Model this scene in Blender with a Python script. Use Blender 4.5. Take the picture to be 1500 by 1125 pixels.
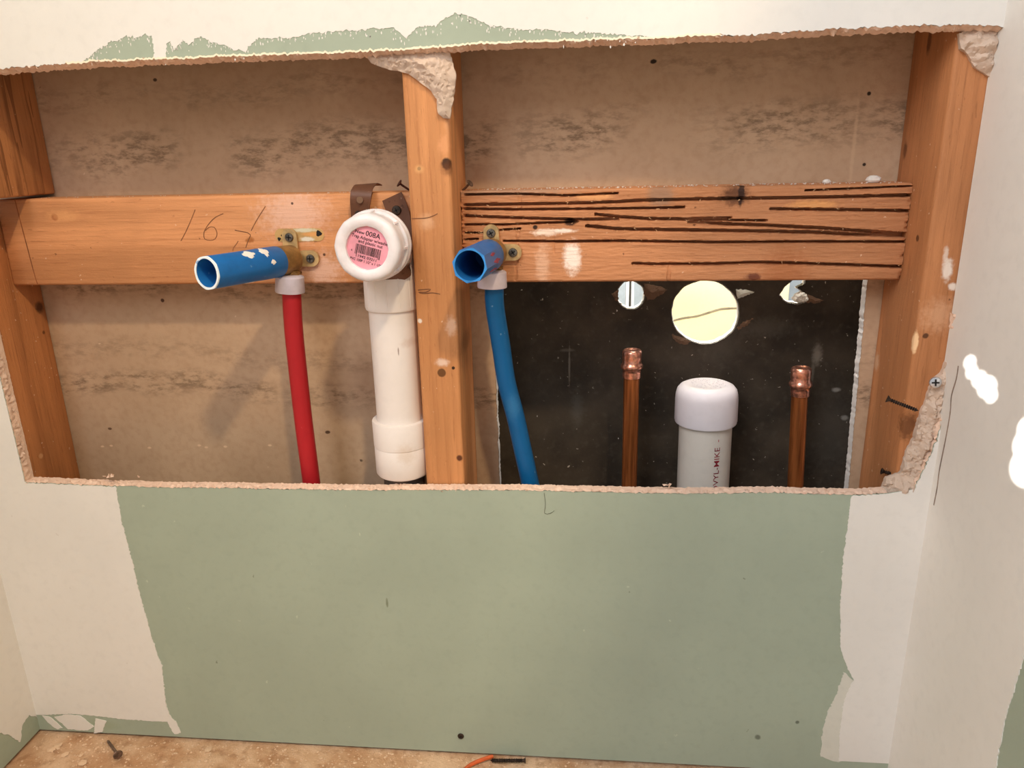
import bpy, bmesh, math, random
from mathutils import Vector, Matrix, noise
from mathutils.geometry import delaunay_2d_cdt
random.seed(7)
S = bpy.context.scene
for o in list(bpy.data.objects): bpy.data.objects.remove(o)

# ------------------------------------------------------------------ camera
CAM = Vector((0.1601, -0.6825, 0.6501))
RT = Vector((0.99538, 0.09318, -0.02204)); UP = Vector((-0.00658, 0.29594, 0.95518)); FW = Vector((-0.09552, 0.95068, -0.29510))
RT.normalize(); UP = (UP - RT*UP.dot(RT)).normalized(); FW = UP.cross(RT)
FPX = 1101.14
cd = bpy.data.cameras.new('camera'); cam = bpy.data.objects.new('camera', cd); S.collection.objects.link(cam)
cd.sensor_width = 36; cd.lens = FPX/1500*36; cd.clip_start = .01
cam.matrix_world = Matrix(((RT.x, UP.x, -FW.x, CAM.x), (RT.y, UP.y, -FW.y, CAM.y), (RT.z, UP.z, -FW.z, CAM.z), (0, 0, 0, 1)))
S.camera = cam

# ------------------------------------------------------------------ light
w = bpy.data.worlds.new('world'); S.world = w; w.use_nodes = True
w.node_tree.nodes['Background'].inputs[0].default_value = (.88, .93, 1.0, 1)
w.node_tree.nodes['Background'].inputs[1].default_value = .50
def area(name, loc, target, size, power, col, size_y=None):
    l = bpy.data.lights.new(name, 'AREA'); l.energy = power; l.color = col; l.size = size
    if size_y: l.shape = 'RECTANGLE'; l.size_y = size_y
    o = bpy.data.objects.new(name, l); S.collection.objects.link(o); o.location = loc
    o.rotation_euler = (Vector(target) - Vector(loc)).to_track_quat('-Z', 'Y').to_euler(); return o
def spot(name, loc, target, power, col, ang, blend=.2, rad=.005):
    l = bpy.data.lights.new(name, 'SPOT'); l.energy = power; l.color = col; l.spot_size = ang; l.spot_blend = blend; l.shadow_soft_size = rad
    o = bpy.data.objects.new(name, l); S.collection.objects.link(o); o.location = loc
    o.rotation_euler = (Vector(target) - Vector(loc)).to_track_quat('-Z', 'Y').to_euler(); return o
lp = bpy.data.lights.new('ceiling_bulb_light', 'POINT'); lp.energy = 108; lp.color = (1.0, .80, .52); lp.shadow_soft_size = .06
lo = bpy.data.objects.new('ceiling_bulb_light', lp); S.collection.objects.link(lo); lo.location = (.70, -1.40, 2.35)
area('overhead_daylight', (-.70, -1.50, 1.90), (.20, 0, .40), 1.1, 37, (.93, .96, 1.0))
V = S.view_settings
V.view_transform = 'Standard'; V.look = 'None'; V.gamma = 1; V.use_curve_mapping = False; V.exposure = -.03

# ------------------------------------------------------------------ helpers
XL, XS, XR, SW = -.4458, -.0006, .4589, .0398          # stud faces
ZT, YB, XW, XLW = .6147, .0593, .4876, -.4877          # blocking top / face, side wall faces
F, K = .0127, .1017                                    # stud front, stud back
def at(u, v, y=None, x=None, z=None):                  # survey: image point -> point on a real plane
    d = FW + RT*((u-750)/FPX) - UP*((v-562.5)/FPX)
    if y is not None: t = (y-CAM.y)/d.y
    elif x is not None: t = (x-CAM.x)/d.x
    else: t = (z-CAM.z)/d.z
    return CAM + d*t
def lin(c):
    f = lambda v: v/12.92 if v <= .04045 else ((v+.055)/1.055)**2.4
    return tuple(f(v/255) for v in c) + (1,)
def nz(x, y=0, z=0): return noise.noise(Vector((x, y, z)))
def fr(x, y=0, z=0, o=4): return noise.fractal(Vector((x, y, z)), 1.0, 2.0, o)

class NT:
    def __init__(s, name):
        s.m = bpy.data.materials.new(name); s.m.use_nodes = True; s.t = s.m.node_tree; s.b = s.t.nodes['Principled BSDF']
        s.pos = s.t.nodes.new('ShaderNodeNewGeometry').outputs['Position']
    def n(s, ty, **k):
        q = s.t.nodes.new(ty)
        for a, v in k.items(): setattr(q, a, v)
        return q
    def put(s, inp, v):
        if isinstance(v, bpy.types.NodeSocket): s.t.links.new(v, inp)
        else: inp.default_value = v
    def mapped(s, scale=(1, 1, 1), loc=(0, 0, 0), rot=(0, 0, 0)):
        q = s.n('ShaderNodeMapping'); s.put(q.inputs[0], s.pos); q.inputs['Location'].default_value = loc
        q.inputs['Scale'].default_value = scale; q.inputs['Rotation'].default_value = rot; return q.outputs[0]
    def noise(s, vec, scale=5, detail=5, rough=.55, dist=0):
        q = s.n('ShaderNodeTexNoise'); s.put(q.inputs['Vector'], vec); q.inputs['Scale'].default_value = scale
        q.inputs['Detail'].default_value = detail; q.inputs['Roughness'].default_value = rough; q.inputs['Distortion'].default_value = dist
        return q.outputs[0]
    def ramp(s, fac, a, b, lo=0., hi=1., smooth=True):
        q = s.n('ShaderNodeMapRange'); q.interpolation_type = 'SMOOTHSTEP' if smooth else 'LINEAR'
        s.put(q.inputs[0], fac)
        for i, v in ((1, a), (2, b), (3, lo), (4, hi)): q.inputs[i].default_value = v
        return q.outputs[0]
    def mix(s, fac, a, b, blend='MIX'):
        q = s.n('ShaderNodeMix', data_type='RGBA', blend_type=blend); s.put(q.inputs[0], fac); s.put(q.inputs[6], a); s.put(q.inputs[7], b); return q.outputs[2]
    def math(s, op, a, b=0.):
        q = s.n('ShaderNodeMath', operation=op); s.put(q.inputs[0], a); s.put(q.inputs[1], b); return q.outputs[0]
    def blob(s, c, r, soft=.35, wob=.35, wscale=260):      # 1 inside an uneven ellipsoid
        a = s.n('ShaderNodeVectorMath', operation='SUBTRACT'); s.put(a.inputs[0], s.pos); a.inputs[1].default_value = c
        d = s.n('ShaderNodeVectorMath', operation='DIVIDE'); s.put(d.inputs[0], a.outputs[0]); d.inputs[1].default_value = r
        l = s.n('ShaderNodeVectorMath', operation='LENGTH'); s.put(l.inputs[0], d.outputs[0])
        nn = s.math('MULTIPLY', s.math('SUBTRACT', s.noise(s.pos, wscale, 3), .5), wob*2)
        return s.ramp(s.math('ADD', l.outputs[1], nn), 1+soft, 1-soft)
    def spots(s, col, lst):
        for c, r, k, op, soft, wob in lst:
            col = s.mix(s.math('MULTIPLY', s.blob(c, r, soft, wob), op), col, lin(k))
        return col
    def speck(s, col, k, scale, dens, size, op=1.):          # scattered specks
        wv = s.n('ShaderNodeTexNoise'); s.put(wv.inputs['Vector'], s.pos); wv.inputs['Scale'].default_value = scale*2.2; wv.inputs['Detail'].default_value = 3
        md_ = s.n('ShaderNodeVectorMath', operation='MULTIPLY_ADD'); s.put(md_.inputs[0], wv.outputs['Color']); md_.inputs[1].default_value = (.9/scale,)*3; s.put(md_.inputs[2], s.pos)
        v = s.n('ShaderNodeTexVoronoi'); s.put(v.inputs['Vector'], md_.outputs[0]); v.inputs['Scale'].default_value = scale
        pick = s.n('ShaderNodeSeparateColor'); s.put(pick.inputs[0], v.outputs['Color'])
        f = s.math('MULTIPLY', s.ramp(v.outputs['Distance'], size, size*.5), s.ramp(pick.outputs[0], 1-dens, 1-dens+.01))
        return s.mix(s.math('MULTIPLY', f, op), col, lin(k))
    def bump(s, h, strength=.3, dist=.001):
        q = s.n('ShaderNodeBump'); q.inputs['Strength'].default_value = strength; q.inputs['Distance'].default_value = dist
        s.put(q.inputs['Height'], h); s.put(s.b.inputs['Normal'], q.outputs[0])
    def done(s, col, rough=.6, metal=0., spec=.5, **k):
        s.put(s.b.inputs['Base Color'], col); s.put(s.b.inputs['Roughness'], rough); s.b.inputs['Metallic'].default_value = metal
        s.b.inputs['Specular IOR Level'].default_value = spec
        for a, v in k.items(): s.b.inputs[a.replace('_', ' ')].default_value = v
        return s.m
def plain(name, c, rough=.5, metal=0., var=.12, vs=60, spec=.5, bump=0., bs=400, **k):
    n = NT(name); f = n.noise(n.pos, vs, 4)
    d = tuple(max(0, v*(1-var*1.6)) for v in c); l = tuple(min(255, v*(1+var*.5)) for v in c)
    if bump: n.bump(n.noise(n.pos, bs, 4), bump)
    return n.done(n.mix(n.ramp(f, .3, .7), lin(d), lin(l)), rough, metal, spec, **k)

def obj(name, verts, faces, m, parent=None, origin=None, smooth=False, label=None, cat=None, group=None, kind=None, sharp=None):
    vs = [Vector(v) for v in verts]
    if origin is None:
        lo = Vector([min(v[i] for v in vs) for i in range(3)]); hi = Vector([max(v[i] for v in vs) for i in range(3)])
        origin = Vector(((lo.x+hi.x)/2, (lo.y+hi.y)/2, lo.z))
    origin = Vector(origin)
    me = bpy.data.meshes.new(name); me.from_pydata([v-origin for v in vs], [], faces); me.validate(); me.update()
    bm = bmesh.new(); bm.from_mesh(me); bmesh.ops.recalc_face_normals(bm, faces=bm.faces); bm.to_mesh(me); bm.free()
    if smooth:
        me.polygons.foreach_set('use_smooth', [True]*len(me.polygons))
        try: me.set_sharp_from_angle(angle=math.radians(sharp or 35))
        except Exception: pass
    o = bpy.data.objects.new(name, me); S.collection.objects.link(o); me.materials.append(m)
    if parent: o.parent = parent; o.location = origin - WORG[parent.name]
    else: o.location = origin
    WORG[o.name] = origin
    return tag(o, label, cat, group, kind)
WORG = {}
def tag(o, label=None, cat=None, group=None, kind=None):
    if label: o['label'] = label
    if cat: o['category'] = cat
    if group: o['group'] = group
    if kind: o['kind'] = kind
    return o
def thing(name, loc, label, cat, group=None):
    o = bpy.data.objects.new(name, None); o.empty_display_size = .02; S.collection.objects.link(o); o.location = loc; WORG[o.name] = Vector(loc)
    return tag(o, label, cat, group)
def frame(axis):
    a = Vector(axis).normalized(); h = Vector((0, 0, 1)) if abs(a.z) < .9 else Vector((1, 0, 0))
    u = h.cross(a).normalized(); return u, a.cross(u), a
def lathe(prof, org, axis, seg=40, mod=None, closed=False):
    u, v, a = frame(axis); org = Vector(org); vs = []; fs = []
    for j, (r, h) in enumerate(prof):
        for i in range(seg):
            t = 2*math.pi*i/seg; rr = r*(mod(t, h, r) if mod else 1)
            vs.append(org + a*h + (u*math.cos(t)+v*math.sin(t))*rr)
    n = len(prof)
    for j in range(n if closed else n-1):
        for i in range(seg):
            k = (i+1) % seg; j2 = (j+1) % n
            fs.append((j*seg+i, j*seg+k, j2*seg+k, j2*seg+i))
    if not closed:
        if prof[0][0] > 1e-6: fs.append(tuple(range(seg))[::-1])
        if prof[-1][0] > 1e-6: fs.append(tuple((n-1)*seg+i for i in range(seg)))
    return vs, fs
def tube(pts, r, seg=20, cap=True):
    pts = [Vector(p) for p in pts]; vs = []; fs = []
    u = None
    for i, p in enumerate(pts):
        d = (pts[min(i+1, len(pts)-1)] - pts[max(i-1, 0)]).normalized()
        if u is None: u = frame(d)[0]
        u = (u - d*u.dot(d)).normalized(); v = d.cross(u); rr = r[i] if isinstance(r, (list, tuple)) else r
        for k in range(seg):
            t = 2*math.pi*k/seg; vs.append(p + (u*math.cos(t)+v*math.sin(t))*rr)
    for i in range(len(pts)-1):
        for k in range(seg): fs.append((i*seg+k, i*seg+(k+1) % seg, (i+1)*seg+(k+1) % seg, (i+1)*seg+k))
    if cap: fs.append(tuple(range(seg))[::-1]); fs.append(tuple((len(pts)-1)*seg+k for k in range(seg)))
    return vs, fs
def join(*parts):
    vs = []; fs = []
    for a, b in parts:
        o = len(vs); vs += a; fs += [tuple(i+o for i in f) for f in b]
    return vs, fs
def box(x0, x1, y0, y1, z0, z1, bev=0., seg=3):
    bm = bmesh.new(); bmesh.ops.create_cube(bm, size=1)
    for v in bm.verts: v.co = Vector(((x0+x1)/2+v.co.x*(x1-x0), (y0+y1)/2+v.co.y*(y1-y0), (z0+z1)/2+v.co.z*(z1-z0)))
    if bev: bmesh.ops.bevel(bm, geom=bm.edges[:], offset=bev, segments=seg, affect='EDGES', profile=.5)
    bm.verts.index_update(); r = [v.co.copy() for v in bm.verts], [tuple(v.index for v in f.verts) for f in bm.faces]; bm.free(); return r
def smoothline(pts, step):
    out = []
    n = len(pts)
    for i in range(n-1):
        p0, p1, p2, p3 = [Vector(pts[max(0, min(n-1, k))]) for k in (i-1, i, i+1, i+2)]
        m = max(1, int((p2-p1).length/step))
        for j in range(m):
            t = j/m; out.append(.5*((2*p1)+(p2-p0)*t+(2*p0-5*p1+4*p2-p3)*t*t+(3*p1-p0-3*p2+p3)*t**3))
    out.append(Vector(pts[-1])); return out
def rough_line(pts, step=.002, amp=.0012, freq=220, seed=0., amp2=0., f2=40):   # straight runs resampled and frayed
    out = []
    for i in range(len(pts)-1):
        a, b = Vector(pts[i]), Vector(pts[i+1]); m = max(1, int((b-a).length/step))
        t = (b-a).normalized(); nn = Vector((-t.y, t.x))
        for j in range(m):
            p = a.lerp(b, j/m); s = p.x*1.0+p.y*1.7
            out.append(p + nn*(amp*fr(s*freq, seed, 3.1)+amp2*fr(s*f2, seed+9, 1.7)))
    out.append(Vector(pts[-1])); return out
def inside(p, poly):
    c = False; n = len(poly); j = n-1; x, y = p
    for i in range(n):
        a, b = poly[i], poly[j]
        if (a[1] > y) != (b[1] > y) and x < (b[0]-a[0])*(y-a[1])/(b[1]-a[1])+a[0]: c = not c
        j = i
    return c
def cdt(outer, holes=(), extra=()):
    pts = [Vector((p[0], p[1])) for p in outer]; eds = [(i, (i+1) % len(outer)) for i in range(len(outer))]
    for h in holes:
        o = len(pts); pts += [Vector((p[0], p[1])) for p in h]; eds += [(o+i, o+(i+1) % len(h)) for i in range(len(h))]
    pts += [Vector((p[0], p[1])) for p in extra]
    v, e, f, *_ = delaunay_2d_cdt(pts, eds, [], 0, 1e-7)
    fs = []
    for t in f:
        c = sum((v[i] for i in t), Vector((0, 0)))/len(t)
        if inside(c, outer) and not any(inside(c, h) for h in holes): fs.append(tuple(t))
    return [Vector(p) for p in v], fs
def sheet(outer, holes, d0, d1, plane='y', back=True):       # slab with thickness; outline in (x,z) [plane y] or (y,z) [plane x]
    P = (lambda a, d: Vector((a[0], d, a[1]))) if plane == 'y' else ((lambda a, d: Vector((d, a[0], a[1]))) if plane == 'x' else (lambda a, d: Vector((a[0], a[1], d))))
    v2, f = cdt(outer, holes); n = len(v2)
    vs = [P(p, d0) for p in v2]; fs = list(f)
    if back: vs += [P(p, d1) for p in v2]; fs += [tuple(i+n for i in t)[::-1] for t in f]
    for loop in [outer]+list(holes):
        o = len(vs); m = len(loop); vs += [P(p, d0) for p in loop]+[P(p, d1) for p in loop]
        fs += [(o+i, o+(i+1) % m, o+m+(i+1) % m, o+m+i) for i in range(m)]
    return vs, fs
def relief(outer, y0, hfun, step=.0022, plane='y'):           # lumpy broken surface over an outline, closed to y0
    xs = [p[0] for p in outer]; zs = [p[1] for p in outer]; ex = []
    a = min(xs)
    while a < max(xs):
        b = min(zs)
        while b < max(zs):
            q = (a+random.uniform(-.3, .3)*step, b+random.uniform(-.3, .3)*step)
            if inside(q, outer) and min(math.hypot(q[0]-p[0], q[1]-p[1]) for p in outer) > step*.6: ex.append(q)
            b += step
        a += step
    v2, f = cdt(outer, (), ex)
    def dist(q): return min(math.hypot(q[0]-p[0], q[1]-p[1]) for p in outer)
    vs = [Vector((p[0], y0-hfun(p[0], p[1], dist(p)), p[1])) for p in v2]; fs = list(f)
    o = len(vs); m = len(outer); vs += [Vector((p[0], y0-hfun(p[0], p[1], 0), p[1])) for p in outer]+[Vector((p[0], y0, p[1])) for p in outer]
    fs += [(o+i, o+(i+1) % m, o+m+(i+1) % m, o+m+i) for i in range(m)]
    return vs, fs
def strokes(lines, y, w, th=.00025, plane='y'):                  # thin drawn lines lying on a surface
    parts = []
    for ln in lines:
        pts = smoothline([Vector((p[0], p[1])) for p in ln], .002); vs = []; fs = []
        for i, p in enumerate(pts):
            t = (pts[min(i+1, len(pts)-1)]-pts[max(0, i-1)]).normalized(); nn = Vector((-t.y, t.x))*w*.5*(1+.3*nz(p.x*300, p.y*300))
            for q, yy in ((p-nn, y), (p+nn, y), (p+nn, y-th), (p-nn, y-th)): vs.append(Vector((q.x, yy, q.y)) if plane == 'y' else Vector((yy, q.x, q.y)))
        for i in range(len(pts)-1):
            for k in range(4): fs.append((i*4+k, i*4+(k+1) % 4, i*4+4+(k+1) % 4, i*4+4+k))
        fs += [(0, 1, 2, 3), tuple(len(vs)-4+k for k in range(4))]
        parts.append((vs, fs))
    return join(*parts)
def ribbon(rows, th):                                         # rows: (centre, half-width vector); band with thickness
    vs = []; fs = []; n = len(rows)
    for i, (c, hw) in enumerate(rows):
        t = (Vector(rows[min(i+1, n-1)][0])-Vector(rows[max(i-1, 0)][0])).normalized(); nn = t.cross(Vector(hw)).normalized()*th*.5
        c = Vector(c); hw = Vector(hw)
        vs += [c-hw-nn, c+hw-nn, c+hw+nn, c-hw+nn]
    for i in range(n-1):
        for k in range(4): fs.append((i*4+k, i*4+(k+1) % 4, i*4+4+(k+1) % 4, i*4+4+k))
    fs += [(0, 1, 2, 3), tuple(n*4-4+k for k in range(4))]
    return vs, fs
def text_mesh(s, size, th=.0001, bold=0.):                             # flat lettering as mesh verts in its own xy plane
    c = bpy.data.curves.new('t', 'FONT'); c.body = s; c.size = size; c.align_x = 'CENTER'; c.align_y = 'CENTER'; c.resolution_u = 3; c.extrude = th; c.offset = size*bold
    o = bpy.data.objects.new('t', c); S.collection.objects.link(o); dg = bpy.context.evaluated_depsgraph_get(); dg.update()
    me = o.evaluated_get(dg).to_mesh(); r = [v.co.copy() for v in me.vertices], [tuple(p.vertices) for p in me.polygons]
    o.evaluated_get(dg).to_mesh_clear(); bpy.data.objects.remove(o); bpy.data.curves.remove(c); return r
def xz(u, v, y=0.): p = at(u, v, y=y); return (p.x, p.z)

# ------------------------------------------------------------------ materials
def wood(name, axis, base, dark, spots=(), rings=1., specks=True, dusty=0., grain=1., wscale=34, wdist=3.5):
    n = NT(name); q = 'XYZ'.index(axis)
    sc = [1, 1, 1]; sc[q] = .045
    g1 = n.noise(n.mapped(tuple(s*grain for s in sc)), 420, 4, .6)
    sc2 = [1, 1, 1]; sc2[q] = .10
    g2 = n.noise(n.mapped(sc2, (random.random()*9, 3, 5)), 26, 3, .5, 1.2)
    wv = n.n('ShaderNodeTexWave', wave_type='RINGS', rings_direction='Z' if axis == 'Z' else 'X', wave_profile='SAW')
    sc3 = [1, 1, 1]; sc3[q] = .07
    n.put(wv.inputs['Vector'], n.mapped(sc3, (random.uniform(-.1, .1)*(q != 0), .03, random.uniform(-.1, .1)*(q != 2))))
    wv.inputs['Scale'].default_value = wscale; wv.inputs['Distortion'].default_value = wdist; wv.inputs['Detail'].default_value = 2; wv.inputs['Detail Scale'].default_value = 1.2
    lite = tuple(min(255, v*1.10+6) for v in base)
    c = n.mix(n.ramp(g2, .3, .72), lin(base), lin(lite))
    c = n.mix(n.math('MULTIPLY', n.ramp(g1, .52, .74), .42), c, lin(dark))
    c = n.mix(n.math('MULTIPLY', n.ramp(wv.outputs[1], .55, 1.), .38*rings), c, lin(dark))
    sc4 = [1, 1, 1]; sc4[q] = .16
    ck = n.noise(n.mapped(sc4, (3.3, 1.7, 8.1)), 330, 3, .7, .6)
    c = n.mix(n.math('MULTIPLY', n.ramp(ck, .63, .70), .38), c, lin(dark))
    fuzz = n.noise(n.mapped(sc4, (7.3, 4.7, 2.1)), 620, 4, .7)
    c = n.mix(n.math('MULTIPLY', n.ramp(fuzz, .56, .74), .30), c, lin(tuple(min(255, v*1.12+18) for v in base)))
    big = n.noise(n.pos, 9, 3)
    c = n.mix(n.math('MULTIPLY', n.ramp(big, .5, .75), .25), c, lin(tuple(v*.82 for v in base)))
    if specks:
        c = n.speck(c, (236, 208, 180), 230, .03, .24, .6)
        c = n.speck(c, (70, 35, 15), 150, .03, .22, .7)
    if dusty: c = n.mix(n.math('MULTIPLY', n.ramp(n.noise(n.pos, 60, 5), .45, .7), dusty), c, lin((176, 150, 132)))
    c = n.spots(c, spots)
    n.bump(n.math('ADD', n.math('ADD', g1, ck), n.math('MULTIPLY', n.noise(n.pos, 700, 3), .4)), .5, .0008)
    return n.done(c, .62, 0, .3)
def paperish(name, base, var, spots=(), specks=(), bump=.12, rough=.75):
    n = NT(name); a = n.noise(n.pos, 6, 4); b = n.noise(n.pos, 95, 4)
    c = n.mix(n.ramp(a, .3, .7), lin(base), lin(tuple(min(255, v*(1+var)) for v in base)))
    c = n.mix(n.math('MULTIPLY', n.ramp(b, .45, .75), .35), c, lin(tuple(v*(1-var) for v in base)))
    for k, sc, de, si, op in specks: c = n.speck(c, k, sc, de, si, op)
    c = n.spots(c, spots); n.bump(n.noise(n.pos, 900, 3), bump, .0004)
    return n.done(c, rough, 0, .25)
def wpt(u, v, y): return tuple(at(u, v, y=y))
m_green = paperish('green_drywall_paper', (160, 170, 152), .05,
    [(wpt(1110, 1080, 0), (.003, .01, .003), (95, 100, 85), .8, .4, .3), (wpt(567, 883, 0), (.0012, .01, .005), (105, 110, 82), .7, .5, .4),
     (wpt(150, 1062, 0), (.02, .02, .006), (150, 160, 130), .4, .5, .3), (wpt(1168, 1058, 0), (.002, .01, .002), (80, 85, 70), .8, .4, .2)],
    [((196, 204, 182), 90, .05, .16, .6), ((98, 104, 84), 70, .04, .12, .6)])
m_mud = paperish('white_joint_compound', (226, 222, 215), .03, (), [((205, 196, 186), 60, .05, .12, .5)], .10, .7)
m_mud2 = paperish('thin_joint_compound_wash', (208, 206, 194), .05, (), (), .1)
m_gyp = paperish('gypsum_core', (222, 192, 170), .10, (), [((170, 140, 118), 400, .2, .3, .6), ((240, 222, 206), 300, .15, .3, .6)], .9, .9)
m_gyp2 = paperish('broken_gypsum', (192, 170, 152), .12, (), [((150, 125, 106), 350, .15, .3, .5)], .8, .9)
# tan paper back of the far drywall, mould streaks
n = NT('tan_drywall_paper'); c = n.mix(n.ramp(n.noise(n.pos, 7, 4), .3, .7), lin((184, 153, 124)), lin((200, 168, 138)))
c = n.mix(n.math('MULTIPLY', n.ramp(n.noise(n.pos, 130, 4), .4, .75), .22), c, lin((150, 112, 80)))
sep = n.n('ShaderNodeSeparateXYZ'); n.put(sep.inputs[0], n.pos)
wob = n.math('MULTIPLY', n.math('SUBTRACT', n.noise(n.mapped((1, 1, .5), (4, 2, 1)), 6, 4), .5), .07)
zz = n.math('ADD', sep.outputs[2], wob)
streak = n.ramp(n.noise(n.mapped((1, 1, 2.6)), 62, 7, .72), .43, .64)
for zc, hw, op in ((.664, .032, .62), (.722, .02, .3), (.522, .024, .6), (.398, .022, .6), (.60, .012, .4), (.44, .02, .25)):
    band = n.ramp(n.math('ABSOLUTE', n.math('SUBTRACT', zz, zc)), hw, hw*.15)
    gate = n.ramp(n.noise(n.mapped((1, 1, .4), (zc*40, 0, 0)), 8, 3), .30, .52)
    c = n.mix(n.math('MULTIPLY', n.math('MULTIPLY', n.math('MULTIPLY', band, gate), streak), op), c, lin((84, 64, 46)))
c = n.speck(c, (60, 42, 28), 46, .05, .09, .8); c = n.speck(c, (225, 196, 165), 55, .05, .08, .7)
sp = [(wpt(1273, 137, K), (.0018,)*3, (40, 28, 20), .95, .3, .3), (wpt(1266, 241, K), (.0016,)*3, (30, 20, 15), .95, .3, .3), (wpt(957, 90, K), (.003, .003, .002), (35, 25, 18), .95, .3, .3),
      (wpt(227, 117, K), (.0022, .003, .0016), (60, 40, 28), .9, .3, .3), (wpt(480, 633, K), (.003, .003, .002), (70, 45, 30), .9, .3, .3), (wpt(238, 440, K), (.002,)*3, (70, 40, 28), .9, .3, .3),
      (wpt(161, 628, K), (.0025, .003, .0016), (95, 65, 45), .9, .3, .3), (wpt(1250, 220, K), (.0016, .004, .05), (205, 172, 140), .45, .6, .4), (wpt(540, 560, K), (.02, .01, .03), (120, 80, 58), .35, .8, .5)]
sp += [(wpt(u, 655+random.uniform(-3, 3), K), (.0022, .003, .0012), (226, 192, 158), .8, .4, .3) for u in (150, 163, 219, 292, 302, 330, 395)]
c = n.spots(c, sp); n.bump(n.noise(n.pos, 500, 4), .25, .0006); m_tan = n.done(c, .8, 0, .2)
# dark coated panel behind the opening
n = NT('dark_dusty_panel'); c = n.mix(n.ramp(n.noise(n.pos, 14, 5), .3, .72), lin((48, 40, 31)), lin((78, 66, 53)))
c = n.mix(n.math('MULTIPLY', n.ramp(n.noise(n.pos, 120, 4), .5, .8), .3), c, lin((98, 88, 78)))
c = n.speck(c, (200, 186, 168), 95, .22, .12, 1.); c = n.speck(c, (160, 150, 134), 160, .22, .15, .75); c = n.speck(c, (215, 208, 198), 42, .14, .08, 1.)
YD = .21
sp = [(wpt(1197, 520, YD), (.005, .01, .011), (150, 138, 124), .7, .7, .6), (wpt(1190, 545, YD), (.002, .01, .016), (120, 110, 98), .6, .7, .6),
      (wpt(834, 535, YD), (.0011, .01, .022), (128, 118, 106), .75, .5, .5), (wpt(831, 513, YD), (.008, .01, .002), (110, 100, 90), .6, .5, .5), (wpt(845, 600, YD), (.006, .01, .02), (96, 92, 84), .6, .8, .7),
      (wpt(1058, 495, YD), (.02, .01, .024), (92, 84, 74), .45, .8, .5), (wpt(1120, 480, YD), (.03, .01, .01), (105, 98, 88), .4, .8, .7), (wpt(1225, 571, YD), (.0045, .01, .0025), (165, 158, 148), .8, .5, .3),
      (wpt(1237, 612, YD), (.004, .01, .003), (160, 155, 146), .8, .5, .3), (wpt(1215, 640, YD), (.03, .01, .05), (90, 84, 76), .35, .8, .6), (wpt(800, 610, YD), (.05, .01, .05), (80, 72, 64), .35, .8, .6)]
c = n.spots(c, sp); n.bump(n.noise(n.pos, 300, 4), .3, .0006); m_dark = n.done(c, .7, 0, .3)
m_core = paperish('pale_fibre_core', (240, 234, 224), .05, (), (), .9, .9)
m_tear = paperish('torn_brown_paper', (112, 86, 68), .15, (), (), .5, .9)
CS = (205, 128, 68); CD = (150, 78, 32)
white = (236, 222, 208)
m_w_centre = wood('orange_stud_wood', 'Z', (194, 133, 84), (152, 90, 50), [
    (wpt(654, 240, F), (.0042, .012, .0052), (44, 28, 20), .95, .25, .25), (wpt(657, 247, F), (.007, .01, .006), (110, 62, 32), .6, .5, .5), (wpt(614, 247, F), (.0016, .01, .0016), (35, 22, 15), .95, .2, .2), (wpt(614, 248, F), (.004, .01, .0035), (230, 178, 120), .5, .5, .3),
    (wpt(647, 546, F), (.0042, .01, .0042), (104, 66, 34), .95, .15, .1), (wpt(664, 539, F), (.0016, .01, .0016), (30, 18, 12), .95, .2, .2), (wpt(648, 531, F), (.006, .01, .0035), (240, 214, 196), .7, .5, .6),
    (wpt(673, 671, F), (.003, .01, .0032), (92, 48, 30), .95, .3, .25), (wpt(615, 470, F), (.002, .01, .002), white, .95, .4, .4), (wpt(660, 165, F), (.005, .01, .02), (228, 170, 128), .6, .6, .6),
    (wpt(625, 325, F), (.006, .01, .006), (236, 190, 150), .5, .8, .6), (wpt(652, 213, F), (.006, .01, .008), (228, 160, 110), .7, .5, .6), (wpt(661, 478, F), (.005, .01, .008), (240, 205, 178), .5, .6, .8), (wpt(678, 500, F+.04), (.01, .03, .01), (110, 66, 30), .5, .6, .5)], .5)
m_w_left = wood('left_stud_wood', 'Z', (176, 114, 68), (126, 70, 36), [(at(58, 450, x=XL), (.01, .006, .006), (66, 34, 18), .8, .5, .5), (at(64, 487, x=XL), (.01, .002, .002), (90, 48, 24), .8, .4, .3), (at(60, 668, x=XL), (.01, .003, .003), (222, 168, 120), .7, .4, .4)], .9)
m_w_jack = wood('old_stud_wood', 'Z', (176, 119, 74), (108, 64, 36), [((-.42, .05, .655), (.01, .004, .008), (70, 40, 24), .85, .4, .3)], 1.8, wscale=62, wdist=9)
m_w_right = wood('right_stud_wood', 'Z', (176, 117, 74), (130, 78, 44), [
    (wpt(1388, 395, F), (.004, .01, .009), white, .9, .5, .6), (wpt(1395, 420, F), (.0035, .01, .003), white, .9, .4, .5), (wpt(1385, 375, F), (.002, .01, .008), white, .6, .5, .7), (wpt(1378, 462, F), (.014, .01, .012), (226, 178, 140), .5, .8, .9),
    (wpt(1356, 492, F), (.0025, .01, .0025), (80, 46, 24), .9, .3, .3), (at(1344, 349, x=XR), (.008, .003, .003), (78, 44, 24), .85, .3, .3), (at(1326, 220, x=XR), (.008, .004, .007), (96, 54, 28), .8, .5, .4), (at(1361, 62, x=XR), (.008, .004, .01), (96, 54, 28), .8, .5, .4),
    (at(1284, 530, x=XR), (.01, .006, .008), (214, 180, 150), .6, .6, .6), (wpt(1330, 625, F), (.007, .01, .012), (96, 54, 26), .75, .5, .8), (wpt(1340, 502, F), (.003, .006, .01), (248, 206, 158), .95, .25, .3)], .35)
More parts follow.
